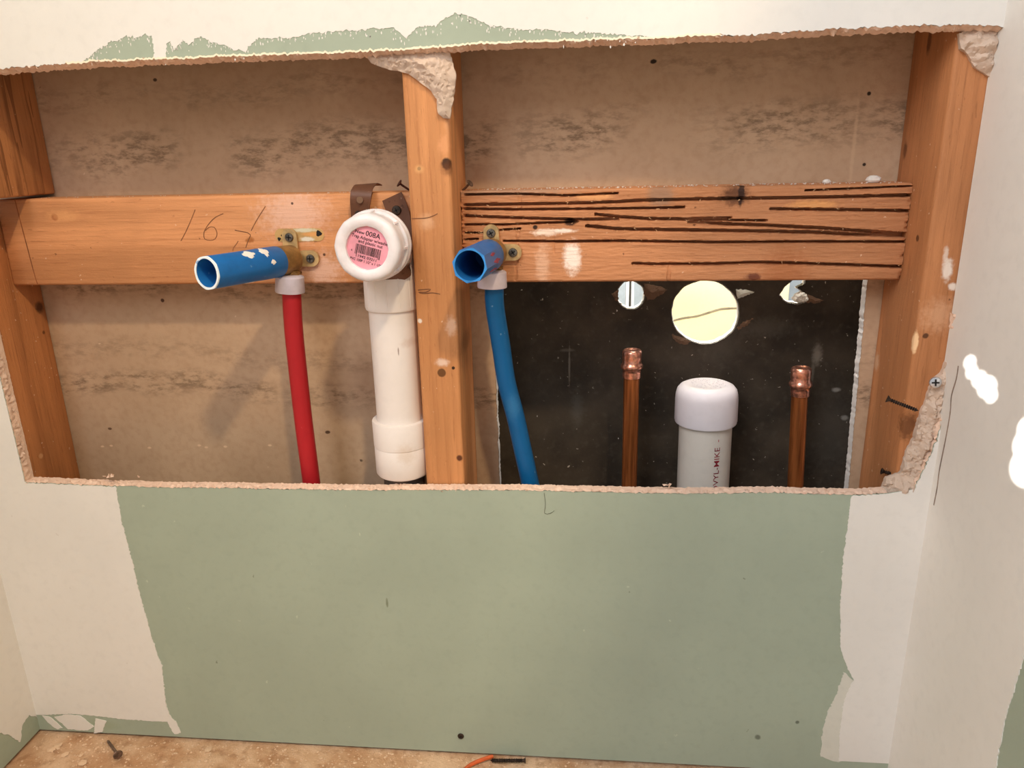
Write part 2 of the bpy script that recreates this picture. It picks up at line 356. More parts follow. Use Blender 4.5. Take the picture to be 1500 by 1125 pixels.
m_w_blockL = wood('left_blocking_wood', 'X', (195, 134, 88), (150, 88, 50), [
    (wpt(80, 318, YB), (.0035, .01, .0035), (150, 78, 40), .9, .3, .3), (wpt(92, 316, YB), (.014, .01, .005), (236, 172, 112), .4, .6, .6),
    (wpt(430, 312, YB), (.03, .01, .022), (236, 196, 178), .55, .7, .8), (wpt(470, 395, YB), (.02, .01, .014), (238, 200, 182), .55, .7, .9), (wpt(366, 352, YB), (.004, .01, .003), (160, 92, 36), .8, .4, .6), (wpt(285, 415, YB), (.05, .01, .003), (160, 96, 50), .4, .6, .5),
    (wpt(428, 298, YB), (.0012,)*3, (60, 30, 18), .9, .3, .2), (wpt(475, 373, YB), (.0014,)*3, (60, 30, 18), .9, .3, .2), (wpt(500, 340, YB), (.003, .01, .0016), (130, 70, 30), .8, .4, .4)], .35)
m_w_blockR = wood('kerfed_blocking_wood', 'X', (180, 122, 82), (134, 80, 48), [
    (wpt(1076, 286, YB), (.012, .02, .009), (74, 40, 24), .8, .5, .7), (wpt(1086, 283, YB), (.003, .02, .012), (40, 20, 14), .9, .3, .6), (wpt(838, 378, YB), (.0075, .01, .014), (250, 232, 218), .95, .5, .7), (wpt(795, 385, YB), (.006, .01, .018), (230, 186, 156), .6, .7, .9),
    (wpt(800, 340, YB), (.012, .02, .003), (244, 220, 200), .85, .5, .8), (wpt(827, 338, YB), (.01, .02, .002), (248, 230, 214), .9, .5, .7), (wpt(1104, 406, YB), (.007, .01, .004), (92, 40, 30), .85, .4, .6), (wpt(835, 325, YB), (.006, .02, .0035), (50, 26, 14), .95, .3, .4), (wpt(784, 333, YB), (.0022,)*3, (30, 16, 10), .95, .3, .2),
    (wpt(968, 286, YB), (.012, .02, .01), (140, 116, 98), .6, .4, .4), (wpt(740, 280, YB), (.06, .02, .004), (160, 132, 112), .6, .5, .5), (wpt(1150, 400, YB), (.02, .01, .02), (160, 88, 44), .5, .7, .7), (wpt(1190, 300, YB), (.02, .02, .004), (226, 160, 96), .7, .5, .6), (wpt(870, 288, YB), (.016, .02, .003), (232, 168, 110), .7, .5, .6)], .45)
m_pvc = paperish('white_pvc', (230, 220, 213), .03, [(wpt(595, 665, .01), (.008, .03, .009), (208, 186, 166), .55, .7, .6), (wpt(598, 505, .01), (.007, .03, .004), (205, 180, 165), .45, .7, .6), (wpt(583, 515, .01), (.0006, .03, .004), (120, 90, 75), .7, .4, .4)], [((170, 140, 120), 60, .04, .08, .5)], .05, .35)
m_pvc2 = paperish('grey_white_pvc', (214, 206, 196), .04, [], [((140, 128, 116), 60, .06, .1, .5)], .05, .4)
m_pvcap = paperish('white_pvc_cap', (226, 218, 222), .03, (), (), .03, .32)
m_nut = plain('white_plastic_nut', (234, 226, 226), .38, 0, .03)
m_nut.node_tree.nodes['Principled BSDF'].inputs['Subsurface Weight'].default_value = .2
m_nut.node_tree.nodes['Principled BSDF'].inputs['Subsurface Radius'].default_value = (.004, .002, .002)
m_pink = plain('pink_label', (240, 158, 172), .5, 0, .06, 40)
m_ink = plain('black_ink', (46, 30, 34), .6)
m_redink = plain('red_ink', (182, 60, 72), .6)
m_pencil = plain('pencil_graphite', (136, 86, 50), .6)
m_blue = paperish('blue_plastic_tube', (30, 98, 160), .12, (), [((120, 165, 205), 260, .06, .3, .45)], .06, .38)
m_bluerim = paperish('chalky_tube_rim', (226, 234, 240), .08, (), [((90, 150, 205), 120, .25, .4, .8)], .3, .7)
m_bluerim2 = plain('light_blue_rim', (52, 140, 214), .4)
m_paint = plain('white_paint_drip', (246, 238, 226), .6, 0, .05, bump=.4, bs=300)
m_redpaint = plain('red_scuff', (160, 62, 84), .6)
m_redpipe = paperish('red_pex', (172, 34, 40), .06, (), [((222, 130, 130), 200, .03, .2, .5)], .05, .4)
m_bluepipe = paperish('blue_pex', (14, 84, 134), .06, [(wpt(750, 600, .02), (.006, .03, .012), (60, 120, 165), .5, .7, .6)], [((140, 170, 190), 260, .05, .25, .5)], .05, .38)
m_brass = plain('aged_brass', (160, 122, 70), .45, .45, .12, 90)
m_brass2 = plain('dull_gold_bracket', (200, 166, 114), .48, .3, .10, 120)
m_collar = plain('translucent_white_ring', (206, 194, 202), .4, 0, .05)
m_screw = plain('grey_zinc_screw', (112, 106, 98), .45, .7, .2, 200)
m_black = plain('dark_recess', (22, 17, 14), .8)
m_zinc = plain('bright_zinc', (214, 214, 216), .3, .8, .08, 200)
m_darkscrew = plain('dark_phosphate_screw', (66, 52, 44), .5, .6, .25, 200)
m_rust = plain('rusty_nail_steel', (92, 54, 40), .6, .5, .3, 250)
m_nail = plain('grey_nail_steel', (128, 104, 90), .5, .6, .2, 250)
m_strap = paperish('brown_coated_strap', (96, 64, 48), .16, (), [((170, 140, 120), 300, .08, .3, .6), ((60, 34, 22), 150, .2, .4, .5)], .3, .42)
n = NT('copper_tube'); gn = n.noise(n.mapped((1, 1, .05)), 300, 4); c = n.mix(n.ramp(gn, .35, .7), lin((190, 112, 60)), lin((140, 78, 38)))
m_copper = n.done(n.speck(c, (225, 180, 140), 120, .05, .08, .7), .42, .7)
m_copcap = plain('bright_copper_cap', (236, 164, 138), .28, .9, .16, 220)
n = NT('dusty_subfloor'); c = n.mix(n.ramp(n.noise(n.pos, 16, 6, .65), .35, .65), lin((196, 150, 112)), lin((228, 192, 158)))
c = n.mix(n.math('MULTIPLY', n.ramp(n.noise(n.pos, 90, 5), .5, .72), .5), c, lin((158, 112, 78))); c = n.speck(c, (240, 216, 190), 190, .2, .26, .45)
n.bump(n.noise(n.pos, 130, 6, .7), .8, .004); m_floor = n.done(c, .95, 0, .1)
m_crumb = paperish('gypsum_crumb', (214, 180, 148), .08, (), (), .6, .95)
m_crumbw = paperish('pale_crumb', (216, 206, 196), .06, (), (), .6, .95)
m_orange = plain('orange_plastic', (206, 92, 40), .5)
m_cream = paperish('cream_board', (250, 238, 196), .03, [((.30, .5, .42), (.06, .2, .03), (248, 226, 150), .4, .9, .4)], (), .05, .6)
m_bluegrey = plain('blue_grey_wall', (176, 186, 194), .7, 0, .03)
m_whiteframe = plain('white_painted_frame', (240, 240, 236), .5, 0, .03)

# ------------------------------------------------------------------ the setting
top_px = [(0, 100), (95, 93), (190, 87), (400, 80), (540, 75), (640, 69), (693, 64), (800, 60), (950, 55), (1067, 51), (1150, 46), (1250, 40), (1350, 36), (1440, 36)]
bot_px = [(1300, 722), (1250, 725), (1130, 722), (1000, 723), (900, 721), (800, 719), (700, 718), (500, 718), (300, 715), (170, 712), (67, 708)]
XH = -.4318                                                   # left edge of the hole
top = [(XH, .7265)] + [xz(*q) for q in top_px] + [(XW, .7365)]
bot = [xz(*q) for q in bot_px] + [(XH, .3255)]
wedge = [(XW, xz(1410, 462)[1])] + [xz(*q, F*.3) for q in ((1404, 500), (1396, 545), (1389, 580), (1373, 632), (1356, 672), (1336, 714))]
topf = rough_line(top, .0014, .0015, 330, 1., .0010, 45)
botf = rough_line(bot, .0016, .0011, 330, 2., .0007, 45)
leftf = rough_line([(XH, .3255), (XH-.001, .44), (XH, .7265)], .002, .0005, 300, 3.)
wedf = rough_line(wedge, .002, .0012, 260, 4., .001, 60)
front = [Vector((XLW, .0)), Vector((XW, .0))] + wedf + botf + leftf[1:-1] + topf + [Vector((XW, 1.5)), Vector((XLW, 1.5))]
notch_f = wedf + botf + leftf[1:-1] + topf                    # the cut itself
def behind(L, seed):                                          # same cut at the back of the sheet, torn a little differently
    out = []
    for i, p in enumerate(L):
        out.append(p + Vector((0, 0)))
    return out
v2, f2 = cdt(front)
vs = [Vector((p.x, 0, p.y)) for p in v2]; nfr = len(vs); vs += [Vector((p.x, F-.0002, p.y)) for p in v2]
fs = list(f2)+[tuple(i+nfr for i in t)[::-1] for t in f2]
wall_front = tag(obj('wall_front', vs, fs, m_green, origin=(0, 0, 0)), 'green drywall with a long rectangular hole cut open', None, None, 'structure')
# raw gypsum cut faces, one along each side of the hole
def cutface(line, seed, pull, name):
    rows = 7; vs = []; fs = []; n = len(line)
    for j in range(rows):
        t = j/(rows-1)
        for i, p in enumerate(line):
            s = p.x+p.y*1.7
            amp = .0030*math.sin(math.pi*min(1, t+.12))
            d = amp*fr(s*260+seed, t*3+seed, 0, 5) + pull[1]*t*0
            vs.append(Vector((p.x+pull[0]*t+(d if abs(pull[0]) > abs(pull[1]) else 0), -.0004+t*(F-.0008), p.y+pull[1]*t+(d if abs(pull[1]) >= abs(pull[0]) else 0))))
    for j in range(rows-1):
        for i in range(n-1): fs.append((j*n+i, j*n+i+1, (j+1)*n+i+1, (j+1)*n+i))
    return obj(name, vs, fs, m_gyp, wall_front, smooth=True, sharp=50)
cutface([p+Vector((0, -.0006)) for p in topf], 1, (0, -.0034), 'cut_edge')
cutface([p+Vector((0, .0004)) for p in botf], 5, (0, .0010), 'cut_edge')
cutface([p+Vector((.0003, 0)) for p in leftf], 9, (.0008, 0), 'cut_edge')
cutface([p+Vector((-.0003, 0)) for p in wedf], 13, (-.0030, 0), 'cut_edge')
# small torn tufts of paper and gypsum along the cuts
tv = []
for line, sg, cnt in ((topf, -1, 190), (botf, 1, 150)):
    for k in range(cnt):
        p = random.choice(line); yy = random.uniform(-.001, F*.8); s = random.uniform(.0008, .0021)
        c0 = Vector((p.x, yy, p.y+sg*random.uniform(-.0005, .0012))); q = [c0+Vector((random.uniform(-1, 1), random.uniform(-.7, .7), random.uniform(-.7, .9)*sg))*s for _ in range(5)]
        tv.append((q, [(0, 1, 2), (0, 2, 3), (0, 3, 4), (0, 4, 1), (1, 2, 3), (1, 3, 4)]))
for u, v in ((165, 696), (160, 698), (153, 698), (975, 712), (980, 713), (240, 84), (243, 83), (280, 82), (205, 697)):
    a = at(u, v, y=.004); q = [a+Vector((random.uniform(-1, 1), random.uniform(-1, 1), random.uniform(-.6, 1)))*.0035 for _ in range(5)]
    tv.append((q, [(0, 1, 2), (0, 2, 3), (0, 3, 4), (0, 4, 1), (1, 2, 3), (1, 3, 4)]))
obj('torn_fringe', *join(*tv), m_gyp, wall_front, kind='stuff')

# joint compound on the front wall
def compound(poly, name='joint_compound', th=.0007, m=None, par=None):
    return obj(name, *sheet(poly, (), -th, .0004, 'y', False), m or m_mud, par or wall_front)
lp_ = [xz(*q) for q in ((170, 713), (178, 760), (188, 798), (205, 868), (222, 932), (237, 975), (243, 1030), (249, 1046), (256, 1057))]
lb_ = [xz(*q) for q in ((256, 1057), (225, 1056), (180, 1053), (140, 1048), (105, 1045), (80, 1046), (62, 1047))]
ledge = rough_line(lp_, .0016, .0014, 260, 11., .001, 60)
lbe = rough_line(lb_, .0016, .0009, 300, 12.)
cut_l = [p for p in botf if p.x < lp_[0][0]-.001][::-1]        # follows the cut up to the hole corner
lcut = sorted(cut_l, key=lambda p: p.x)
left_side = [p for p in leftf if p.y < .7255]
poly = ledge + lbe[1:] + [Vector((XLW, lb_[-1][1]))] + [Vector((XLW, .7262))] + [p+Vector((-.0004, 0)) for p in left_side[::-1]] + [p+Vector((0, -.0006)) for p in lcut[1:]]
compound(poly)
# right strip: thin wash below, solid coat over it
rp = [xz(*q) for q in ((1246, 727), (1240, 780), (1234, 830), (1230, 900), (1231, 950), (1238, 970), (1250, 996), (1236, 1026), (1231, 1065), (1228, 1114))]
redge = rough_line(rp, .0016, .0010, 260, 13., .0007, 60)
rcut = sorted([p for p in botf if p.x > rp[0][0]+.001], key=lambda p: p.x)
poly = redge + [Vector((XW, rp[-1][1]))] + [p+Vector((.0004, 0)) for p in wedf] [:1] + [p+Vector((.0006, 0)) for p in wedf[1:]] + [p+Vector((0, -.0006)) for p in rcut[::-1]]
compound(poly)
wp = [xz(*q) for q in ((1236, 985), (1225, 1018), (1213, 1040), (1204, 1075), (1202, 1108), (1228, 1116), (1250, 1110), (1256, 1000))]
compound(rough_line(wp+[wp[0]], .0018, .0014, 220, 14., .001, 60)[:-1], 'joint_compound', .0003, m_mud2)
# upper coat with a brushed, feathery lower edge
tp = [(118, 93), (136, 80), (150, 70), (162, 62), (186, 55), (202, 56), (213, 52), (222, 54), (225, 70), (225, 84)]
tp2 = [(243, 83), (245, 66), (249, 61), (255, 72), (262, 66), (268, 58), (276, 66), (286, 60), (296, 54), (304, 61), (318, 64), (332, 69), (342, 76), (352, 73), (360, 78), (368, 64), (380, 56), (400, 58), (412, 56), (440, 56), (452, 50), (470, 49), (486, 47), (500, 45), (520, 45), (540, 43), (560, 43), (575, 41), (586, 49), (596, 58), (602, 46), (613, 40), (640, 38), (652, 27), (668, 20), (690, 25), (716, 38), (760, 43), (800, 45), (850, 48), (900, 51), (950, 54)]
def fray(L, seed):
    pts = rough_line([xz(*q) for q in L], .0011, .0016, 420, seed, .0012, 90)
    return [p+Vector((0, .0022*max(0, nz(p.x*900, seed)))) for p in pts]
def edge_between(a, b): return [p+Vector((0, -.0004)) for p in topf if a < p.x < b]
A, B = fray(tp, 21.), fray(tp2, 22.)
poly = edge_between(XH-1, A[0].x-.001) + A + edge_between(A[-1].x+.001, B[0].x-.001) + B + edge_between(B[-1].x+.001, XW-.0002)
poly = [Vector((XLW, .7255))] + poly + [Vector((XW, .7350)), Vector((XW, 1.5)), Vector((XLW, 1.5))]
compound(poly, 'joint_compound', .0004)
fv = []; random.seed(5)
for e in A+B:
    if random.random() < .55:
        c0 = e+Vector((random.gauss(0, .002), -abs(random.gauss(0, .0035)))); w_, h_ = random.uniform(.0003, .0009), random.uniform(.0006, .0022)
        if c0.y < xz(*[q for q in [(400, 72)]][0])[1]-.02: continue
        q = [Vector((c0.x+w_*random.uniform(.5, 1)*math.cos(k*1.047), c0.y+h_*random.uniform(.5, 1)*math.sin(k*1.047))) for k in range(6)]
        fv.append(([Vector((p.x, -.0003, p.y)) for p in q], [tuple(range(6))]))
obj('compound_flecks', *join(*fv), m_mud, wall_front, kind='stuff')
lip = [p for p in topf if -.30 < p.x < .27]
obj('paper_lip', *sheet([p+Vector((0, -.0006)) for p in lip]+[p+Vector((0, .0008+.0012*abs(nz(p.x*330, 7)))) for p in lip[::-1]], (), -.0005, .0006, 'y', False), paperish('cream_paper_edge', (238, 226, 200), .04), wall_front)
# rough core left behind where the sheet broke off
def gyp_relief(pxs, yb, hf, name='gypsum_remnant', m=None, amp=.001, py=None):
    poly = rough_line([xz(u, v, yb if py is None else py) for u, v in pxs+[pxs[0]]], .0022, amp, 240, random.random()*9)[:-1]
    return obj(name, *relief(poly, yb, hf, .0016), m or m_gyp2, wall_front, smooth=True, sharp=28)
gyp_relief([(531, 79), (545, 93), (560, 100), (585, 105), (600, 108), (618, 122), (632, 134), (640, 146), (643, 168), (650, 174), (659, 174), (664, 150), (668, 120), (668, 105), (660, 78), (640, 70), (590, 74)], F,
           lambda x, z, d: .0022+min(d*.5, .006)+.0028*abs(fr(x*100, z*100, 2.))+.0011*fr(x*420, z*420, 1))
gyp_relief([(1402, 50), (1404, 72), (1416, 84), (1424, 98), (1438, 107), (1452, 116), (1456, 100), (1463, 72), (1464, 42), (1430, 38)], F,
           lambda x, z, d: .002+min(d*.6, .010)+.008*abs(fr(x*60, z*60, 5.))+.0008*fr(x*400, z*400, 1))
gyp_relief([(1408, 466), (1398, 492), (1390, 510), (1376, 546), (1363, 556), (1354, 585), (1344, 610), (1336, 640), (1324, 664), (1318, 690), (1296, 698), (1288, 717), (1286, 732), (1348, 732), (1360, 672), (1375, 632), (1390, 582), (1398, 545), (1406, 500)], F,
           lambda x, z, d: .0022+min(d*.6, .008)+.0075*abs(fr(x*95, z*55, 7.))+.0012*fr(x*420, z*420, 3))
# hairline crack of the inside corner and small scratches
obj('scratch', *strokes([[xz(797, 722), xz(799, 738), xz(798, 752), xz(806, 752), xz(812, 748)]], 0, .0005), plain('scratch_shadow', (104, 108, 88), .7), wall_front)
# side walls
def side(name, x0, x1, sgn, yend, greenpoly):
    o = obj(name, *box(min(x0, x1), max(x0, x1), yend, F-.0003, 0, 1.5), m_green, origin=(x0, 0, 0)); tag(o, None, None, None, 'structure'); return o
YRE = -.98
wall_right = side('wall_right', XW+.0002, XW+.0127, 1, YRE, None); wall_right['label'] = 'right side wall coated white, green low down'
gr = [at(u, v, x=XW) for u, v in ((1506, 935), (1500, 962), (1486, 1010), (1472, 1058), (1460, 1120), (1452, 1165))]
gl = rough_line([(p.y, p.z) for p in gr]+[(gr[-1].y-.005, 0.)], .002, .0012, 220, 31., .001, 50)
poly = [Vector((F-.0006, 0)), Vector((F-.0006, 1.5)), Vector((YRE, 1.5)), Vector((YRE, gl[0].y+.25)), Vector((-.35, gl[0].y+.2))] + gl
obj('joint_compound', *sheet(poly, (), XW-.0006, XW+.0004, 'x', False), m_mud, wall_right)
ck = [at(u, v, x=XW-.0006) for u, v in ((1404, 536), (1401, 555), (1394, 580), (1392, 605), (1386, 640), (1382, 660), (1376, 690), (1373, 714), (1368, 740))]
obj('crack', *strokes([[(p.y, p.z) for p in ck]], XW-.0006, .0016, plane='x'), plain('crack_shadow', (152, 132, 118), .8), wall_right)
wall_left = side('wall_left', XLW-.0002, XLW-.0127, -1, -.9, None); wall_left['label'] = 'left side wall coated white, bare green at the foot'
ll = rough_line([(-.0006, .018), (-.010, .030), (-.022, .026), (-.030, .010), (-.040, .026), (-.06, .050), (-.10, .07), (-.2, .085), (-.9, .1)], .002, .0016, 200, 33., .001, 50)
poly = [Vector((-.0006, 1.5))] + ll + [Vector((-.9, 1.5))]
obj('joint_compound', *sheet(poly, (), XLW+.0006, XLW-.0004, 'x', False), m_mud, wall_left)
# smears of compound on the bare green at the foot of the left corner
for pxs in ([(62, 1048), (74, 1050), (92, 1066), (84, 1068), (70, 1058)], [(98, 1046), (118, 1048), (138, 1064), (128, 1070), (100, 1068), (80, 1050)], [(140, 1052), (156, 1056), (150, 1072), (138, 1074)], [(244, 1054), (258, 1056), (265, 1073), (256, 1075), (250, 1066)]):
    compound(rough_line([xz(*q) for q in pxs+[pxs[0]]], .0016, .001, 240, random.random()*9)[:-1], 'joint_compound', .0005)
floor = obj('floor', *box(-1.6, 1.6, -1.8, .4, -.03, -.004), m_floor, origin=(0, 0, -.03)); tag(floor, 'dusty pale subfloor strewn with gypsum crumbs', None, None, 'structure')
# far drywall of the stud bays with the opening cut in it
o1 = [xz(733, 640, K)[0], xz(1269, 470, K)[0]]
oz = (.235, .585)
hol = rough_line([(.0648, oz[0]), (o1[1]+.004, oz[0]), (o1[1]-.003, .50), (o1[1]-.005, oz[1]), (.0625, oz[1]), (.0635, .40), (.0648, oz[0])], .002, .0007, 220, 41., .0008, 40)[:-1]
wall_back = obj('wall_back', *sheet([Vector((-.62, -.004)), Vector((.62, -.004)), Vector((.62, 1.5)), Vector((-.62, 1.5))], [hol], K, K+.0127), m_tan, origin=(0, K, 0))
tag(wall_back, 'tan paper back of the far drywall with mould streaks', None, None, 'structure')
vs = []; fs = []
for j in range(5):
    for p in hol:
        d = .0010*fr(p.x*260+p.y*300, j*.9, 0)*math.sin(math.pi*(j+.5)/5); vs.append(Vector((p.x+d*.7, K-.0002+j/4*.0129, p.y+d)))
m = len(hol); cen = Vector((.26, 0, .41))
vs = [v+(Vector((cen.x, v.y, cen.z))-v)*.002 for v in vs]
for j in range(4): fs += [(j*m+i, j*m+(i+1) % m, (j+1)*m+(i+1) % m, (j+1)*m+i) for i in range(m)]
obj('cut_edge', vs, fs, paperish('white_gypsum_edge', (214, 208, 204), .06, (), (), .7, .9), wall_back, smooth=True)

# ------------------------------------------------------------------ framing lumber
def lumber(name, x0, x1, y0, y1, z0, z1, m, label, bev=.0028, cat='stud'):
    return obj(name, *box(x0, x1, y0, y1, z0, z1, bev, 3), m, smooth=True, label=label, cat=cat)
lumber('wall_stud', XL-.038, XL, F, K-.0003, -.002, .60, m_w_left, 'brown wooden stud at the left end of the hole, below the short old stud piece')
pj = at(80, 275, y=K); pj2 = at(48, 108, y=K); XJ = (pj.x+pj2.x)/2
jack = lumber('stud_offcut', XJ-.038, XJ, F+.0004, K-.0003, ZT+.003, 1.45, m_w_jack, 'darker old stud with arched grain at the upper left, ending above the pencilled blocking', .002)
cs = lumber('wall_stud', XS, XS+SW, F, K-.0003, -.002, 1.45, m_w_centre, 'orange wooden centre stud dividing the two bays of the hole, knot near its top', .0034)
rs = lumber('wall_stud', XR, XR+.038, F, K-.0003, -.002, 1.45, m_w_right, 'reddish brown wooden stud at the right end of the hole', .0034)
ZB = ZT-.089
bl = lumber('wood_blocking', XL+.0003, XS-.0003, YB, K-.0004, ZB, ZT, m_w_blockL, 'smooth orange blocking board with pencil writing between left and centre studs', .0028, 'blocking')
for L in ([(286, 307), (280, 322), (272, 340), (265, 353)], [(327, 313), (316, 318), (306, 328), (299, 340), (300, 350), (308, 352), (315, 350), (318, 342), (314, 333), (306, 333), (301, 338)],
    [(389, 302), (380, 316), (373, 328), (368, 338)], [(344, 337), (354, 339), (363, 341), (367, 344), (363, 354), (360, 363)], [(349, 353), (346, 358), (342, 363), (341, 367)]):
    obj('pencil_mark', *strokes([[xz(*q, YB) for q in L]], YB, .00075), m_pencil, bl)
obj('scored_line', *strokes([[xz(*q, YB) for q in ((22, 293), (31, 328), (40, 362), (50, 400), (55, 416))]], YB, .0009), plain('scored_wood', (146, 84, 46), .8), bl)
# old bracket imprint: two-holed chiselled slot beside the brass bracket
def rrect(x0, x1, z0, z1, r, k=6):
    out = []
    for cx, cz, a0 in ((x1-r, z0+r, -90), (x1-r, z1-r, 0), (x0+r, z1-r, 90), (x0+r, z0+r, 180)):
        for i in range(k+1):
            a = math.radians(a0+90*i/k); out.append(Vector((cx+r*math.cos(a), cz+r*math.sin(a))))
    return out
a, b = xz(404, 354, YB), xz(474, 334, YB)
imp = rough_line(rrect(a[0], b[0], a[1], b[1], .0062)+[rrect(a[0], b[0], a[1], b[1], .0062)[0]], .0012, .0006, 300, 4.)[:-1]
obj('old_bracket_imprint', *sheet(imp, (), YB-.0005, YB+.001, 'y', False), paperish('weathered_imprint', (176, 142, 92), .2, [(wpt(446, 337, YB), (.012, .01, .002), (214, 210, 184), .9, .4, .6), (wpt(450, 350, YB), (.007, .01, .002), (226, 220, 204), .9, .4, .6), (wpt(460, 343, YB), (.01, .01, .002), (226, 160, 96), .8, .4, .4)], (), .6, .7), bl)
for u, v, r in ((409, 350, .0018), (413.5, 345, .0014), (467, 342, .003)):
    p = at(u, v, y=YB-.0006); obj('nail_hole', *lathe([(r*.9, -.0003), (r, 0), (r*.6, .0002)], p, (0, -1, 0), 10, lambda t, h, r: 1+.2*math.sin(3*t+u)), m_black, bl)
# kerfed board: saw cuts carved into its face
KERF = [([(682, 285), (760, 284), (830, 286.5), (880, 284), (905, 283)], 3.2), ([(682, 300), (760, 299), (830, 298), (900, 296), (930, 294), (1000, 292), (1080, 290.5), (1150, 290), (1240, 288), (1336, 286)], 4.6),
        ([(682, 306), (760, 307), (900, 305.5), (950, 305), (1002, 303.5)], 3.8), ([(682, 316), (720, 318), (800, 320.5), (860, 321.5), (905, 321)], 4.4), ([(873, 314), (905, 317.5), (950, 320.5), (1000, 321), (1070, 319.5)], 4.6), ([(1000, 322), (1060, 322.5), (1122, 323)], 3.2),
        ([(682, 329), (740, 329), (800, 326.5), (845, 325)], 3.6), ([(860, 331), (900, 335), (930, 336), (1000, 337), (1100, 338.5), (1200, 340.5), (1250, 343.5), (1330, 346)], 5.2), ([(682, 341), (712, 341)], 3.4), ([(733, 337), (762, 335)], 3.),
        ([(738, 353), (830, 354), (900, 353), (950, 353.5), (1050, 355), (1150, 354), (1250, 354), (1327, 354.5)], 4.), ([(928, 386), (960, 387), (1050, 386.5), (1100, 384.5), (1150, 385), (1240, 388), (1324, 391)], 4.6),
        ([(1010, 325), (1060, 328), (1120, 330), (1200, 334), (1250, 337.5), (1300, 341), (1330, 343)], 5.), ([(1130, 306), (1180, 306.5), (1250, 307.5), (1334, 309)], 4.4), ([(682, 351), (700, 350)], 3.), ([(1180, 279), (1250, 276), (1336, 272.5)], 2.2)]
scr = [([(762, 279), (762, 303)], 4., .0016), ([(759, 336), (755, 410)], 3.6, .0012), ([(981, 386), (979, 411)], 4.2, .0016), ([(811, 339), (812, 371)], 1.6, .0008)]
kl = []
for L, wd in KERF:
    pts = [xz(*q, YB) for q in L]; kl.append((pts, wd/1.46/1000*.40, .0105))
for L, wd, dp in scr: kl.append(([xz(*q, YB) for q in L], wd/1.46/1000*.5, dp))
x0, x1 = XS+SW+.0006, XR-.0006; NX, NZ = 380, 150
def segd(px, pz, a, b):
    dx, dz = b[0]-a[0], b[1]-a[1]; t = max(0, min(1, ((px-a[0])*dx+(pz-a[1])*dz)/(dx*dx+dz*dz))); return math.hypot(px-a[0]-t*dx, pz-a[1]-t*dz)
dep = [[0.]*(NX+1) for _ in range(NZ+1)]
for pts, hw, dp in kl:
    for a, b in zip(pts[:-1], pts[1:]):
        i0 = max(0, int((min(a[0], b[0])-x0-.006)/(x1-x0)*NX)); i1 = min(NX, int((max(a[0], b[0])-x0+.006)/(x1-x0)*NX)+1)
        j0 = max(0, int((min(a[1], b[1])-ZB-.005)/.089*NZ)); j1 = min(NZ, int((max(a[1], b[1])-ZB+.005)/.089*NZ)+1)
        for j in range(j0, j1+1):
            z = ZB+.089*j/NZ
            for i in range(i0, i1+1):
                x = x0+(x1-x0)*i/NX; h = hw*(1+.28*nz(x*160, hw*9e4)); d = segd(x, z, a, b)
                if d < h+.0007:
                    t = min(1, max(0, (h+.0004-d)/.0007)); dep[j][i] = max(dep[j][i], dp*t*t*(3-2*t))
vs = []; fs = []
for j in range(NZ+1):
    z = ZB+.089*j/NZ
    for i in range(NX+1):
        x = x0+(x1-x0)*i/NX
        ez = min(z-ZB, ZT-z); rnd = .0022*max(0, 1-ez/.0022)**2; ex = min(i, NX-i)/NX*(x1-x0); rnd += (.004*max(0, 1-ex/.003)*abs(nz(z*260, x*3)) if ex < .003 else 0)
        vs.append(Vector((x+(.0012*nz(z*230, 4) if i in (0, NX) else 0), YB+dep[j][i]+rnd+.0003*fr(x*90, z*500), z)))
W_ = NX+1
for j in range(NZ):
    for i in range(NX): fs.append((j*W_+i, j*W_+i+1, (j+1)*W_+i+1, (j+1)*W_+i))
o_ = len(vs); YK = K-.0004
ring = [(0, i) for i in range(NX+1)] + [(j, NX) for j in range(1, NZ+1)] + [(NZ, i) for i in range(NX-1, -1, -1)] + [(j, 0) for j in range(NZ-1, 0, -1)]
vs += [Vector((x0+(x1-x0)*i/NX, YK, ZB+.089*j/NZ)) for j, i in ring]; n_ = len(ring)
for k in range(n_):
    a, b = ring[k], ring[(k+1) % n_]; fs.append((a[0]*W_+a[1], b[0]*W_+b[1], o_+(k+1) % n_, o_+k))
fs.append(tuple(o_+k for k in range(n_)))
br = obj('wood_blocking', vs, fs, m_w_blockR, smooth=True, sharp=45, label='blocking board scored with long rough saw cuts between centre and right studs', cat='blocking')
sv = []                                                       # splinters standing along the saw cuts
for k in range(150):
    pts, hw, dp = random.choice(kl[:16]); s = random.randrange(len(pts)-1); t = random.random()
    c0 = Vector((pts[s][0]+(pts[s+1][0]-pts[s][0])*t, YB+.0005, pts[s][1]+(pts[s+1][1]-pts[s][1])*t+random.choice((-1, 1))*hw))
    L = random.uniform(.0012, .0038); d = Vector((random.uniform(-1, 1), random.uniform(-.7, 0), random.uniform(-.8, .8))).normalized()*L; q = Vector((0, .0002, .0003))
    sv.append(([c0-q, c0+q, c0+Vector((.0003, 0, 0)), c0+d], [(0, 1, 3), (1, 2, 3), (2, 0, 3), (0, 1, 2)]))
obj('splinters', *join(*sv), plain('pale_splinter', (232, 182, 132), .8), br, kind='stuff')
for L in ([(603, 320), (618, 320), (630, 318), (641, 313)], [(612, 425), (622, 424), (631, 424), (624, 428), (613, 428), (620, 430), (634, 429), (645, 431)]):
    obj('pencil_mark', *strokes([[xz(*q, F) for q in L]], F, .0008), m_pencil, cs)

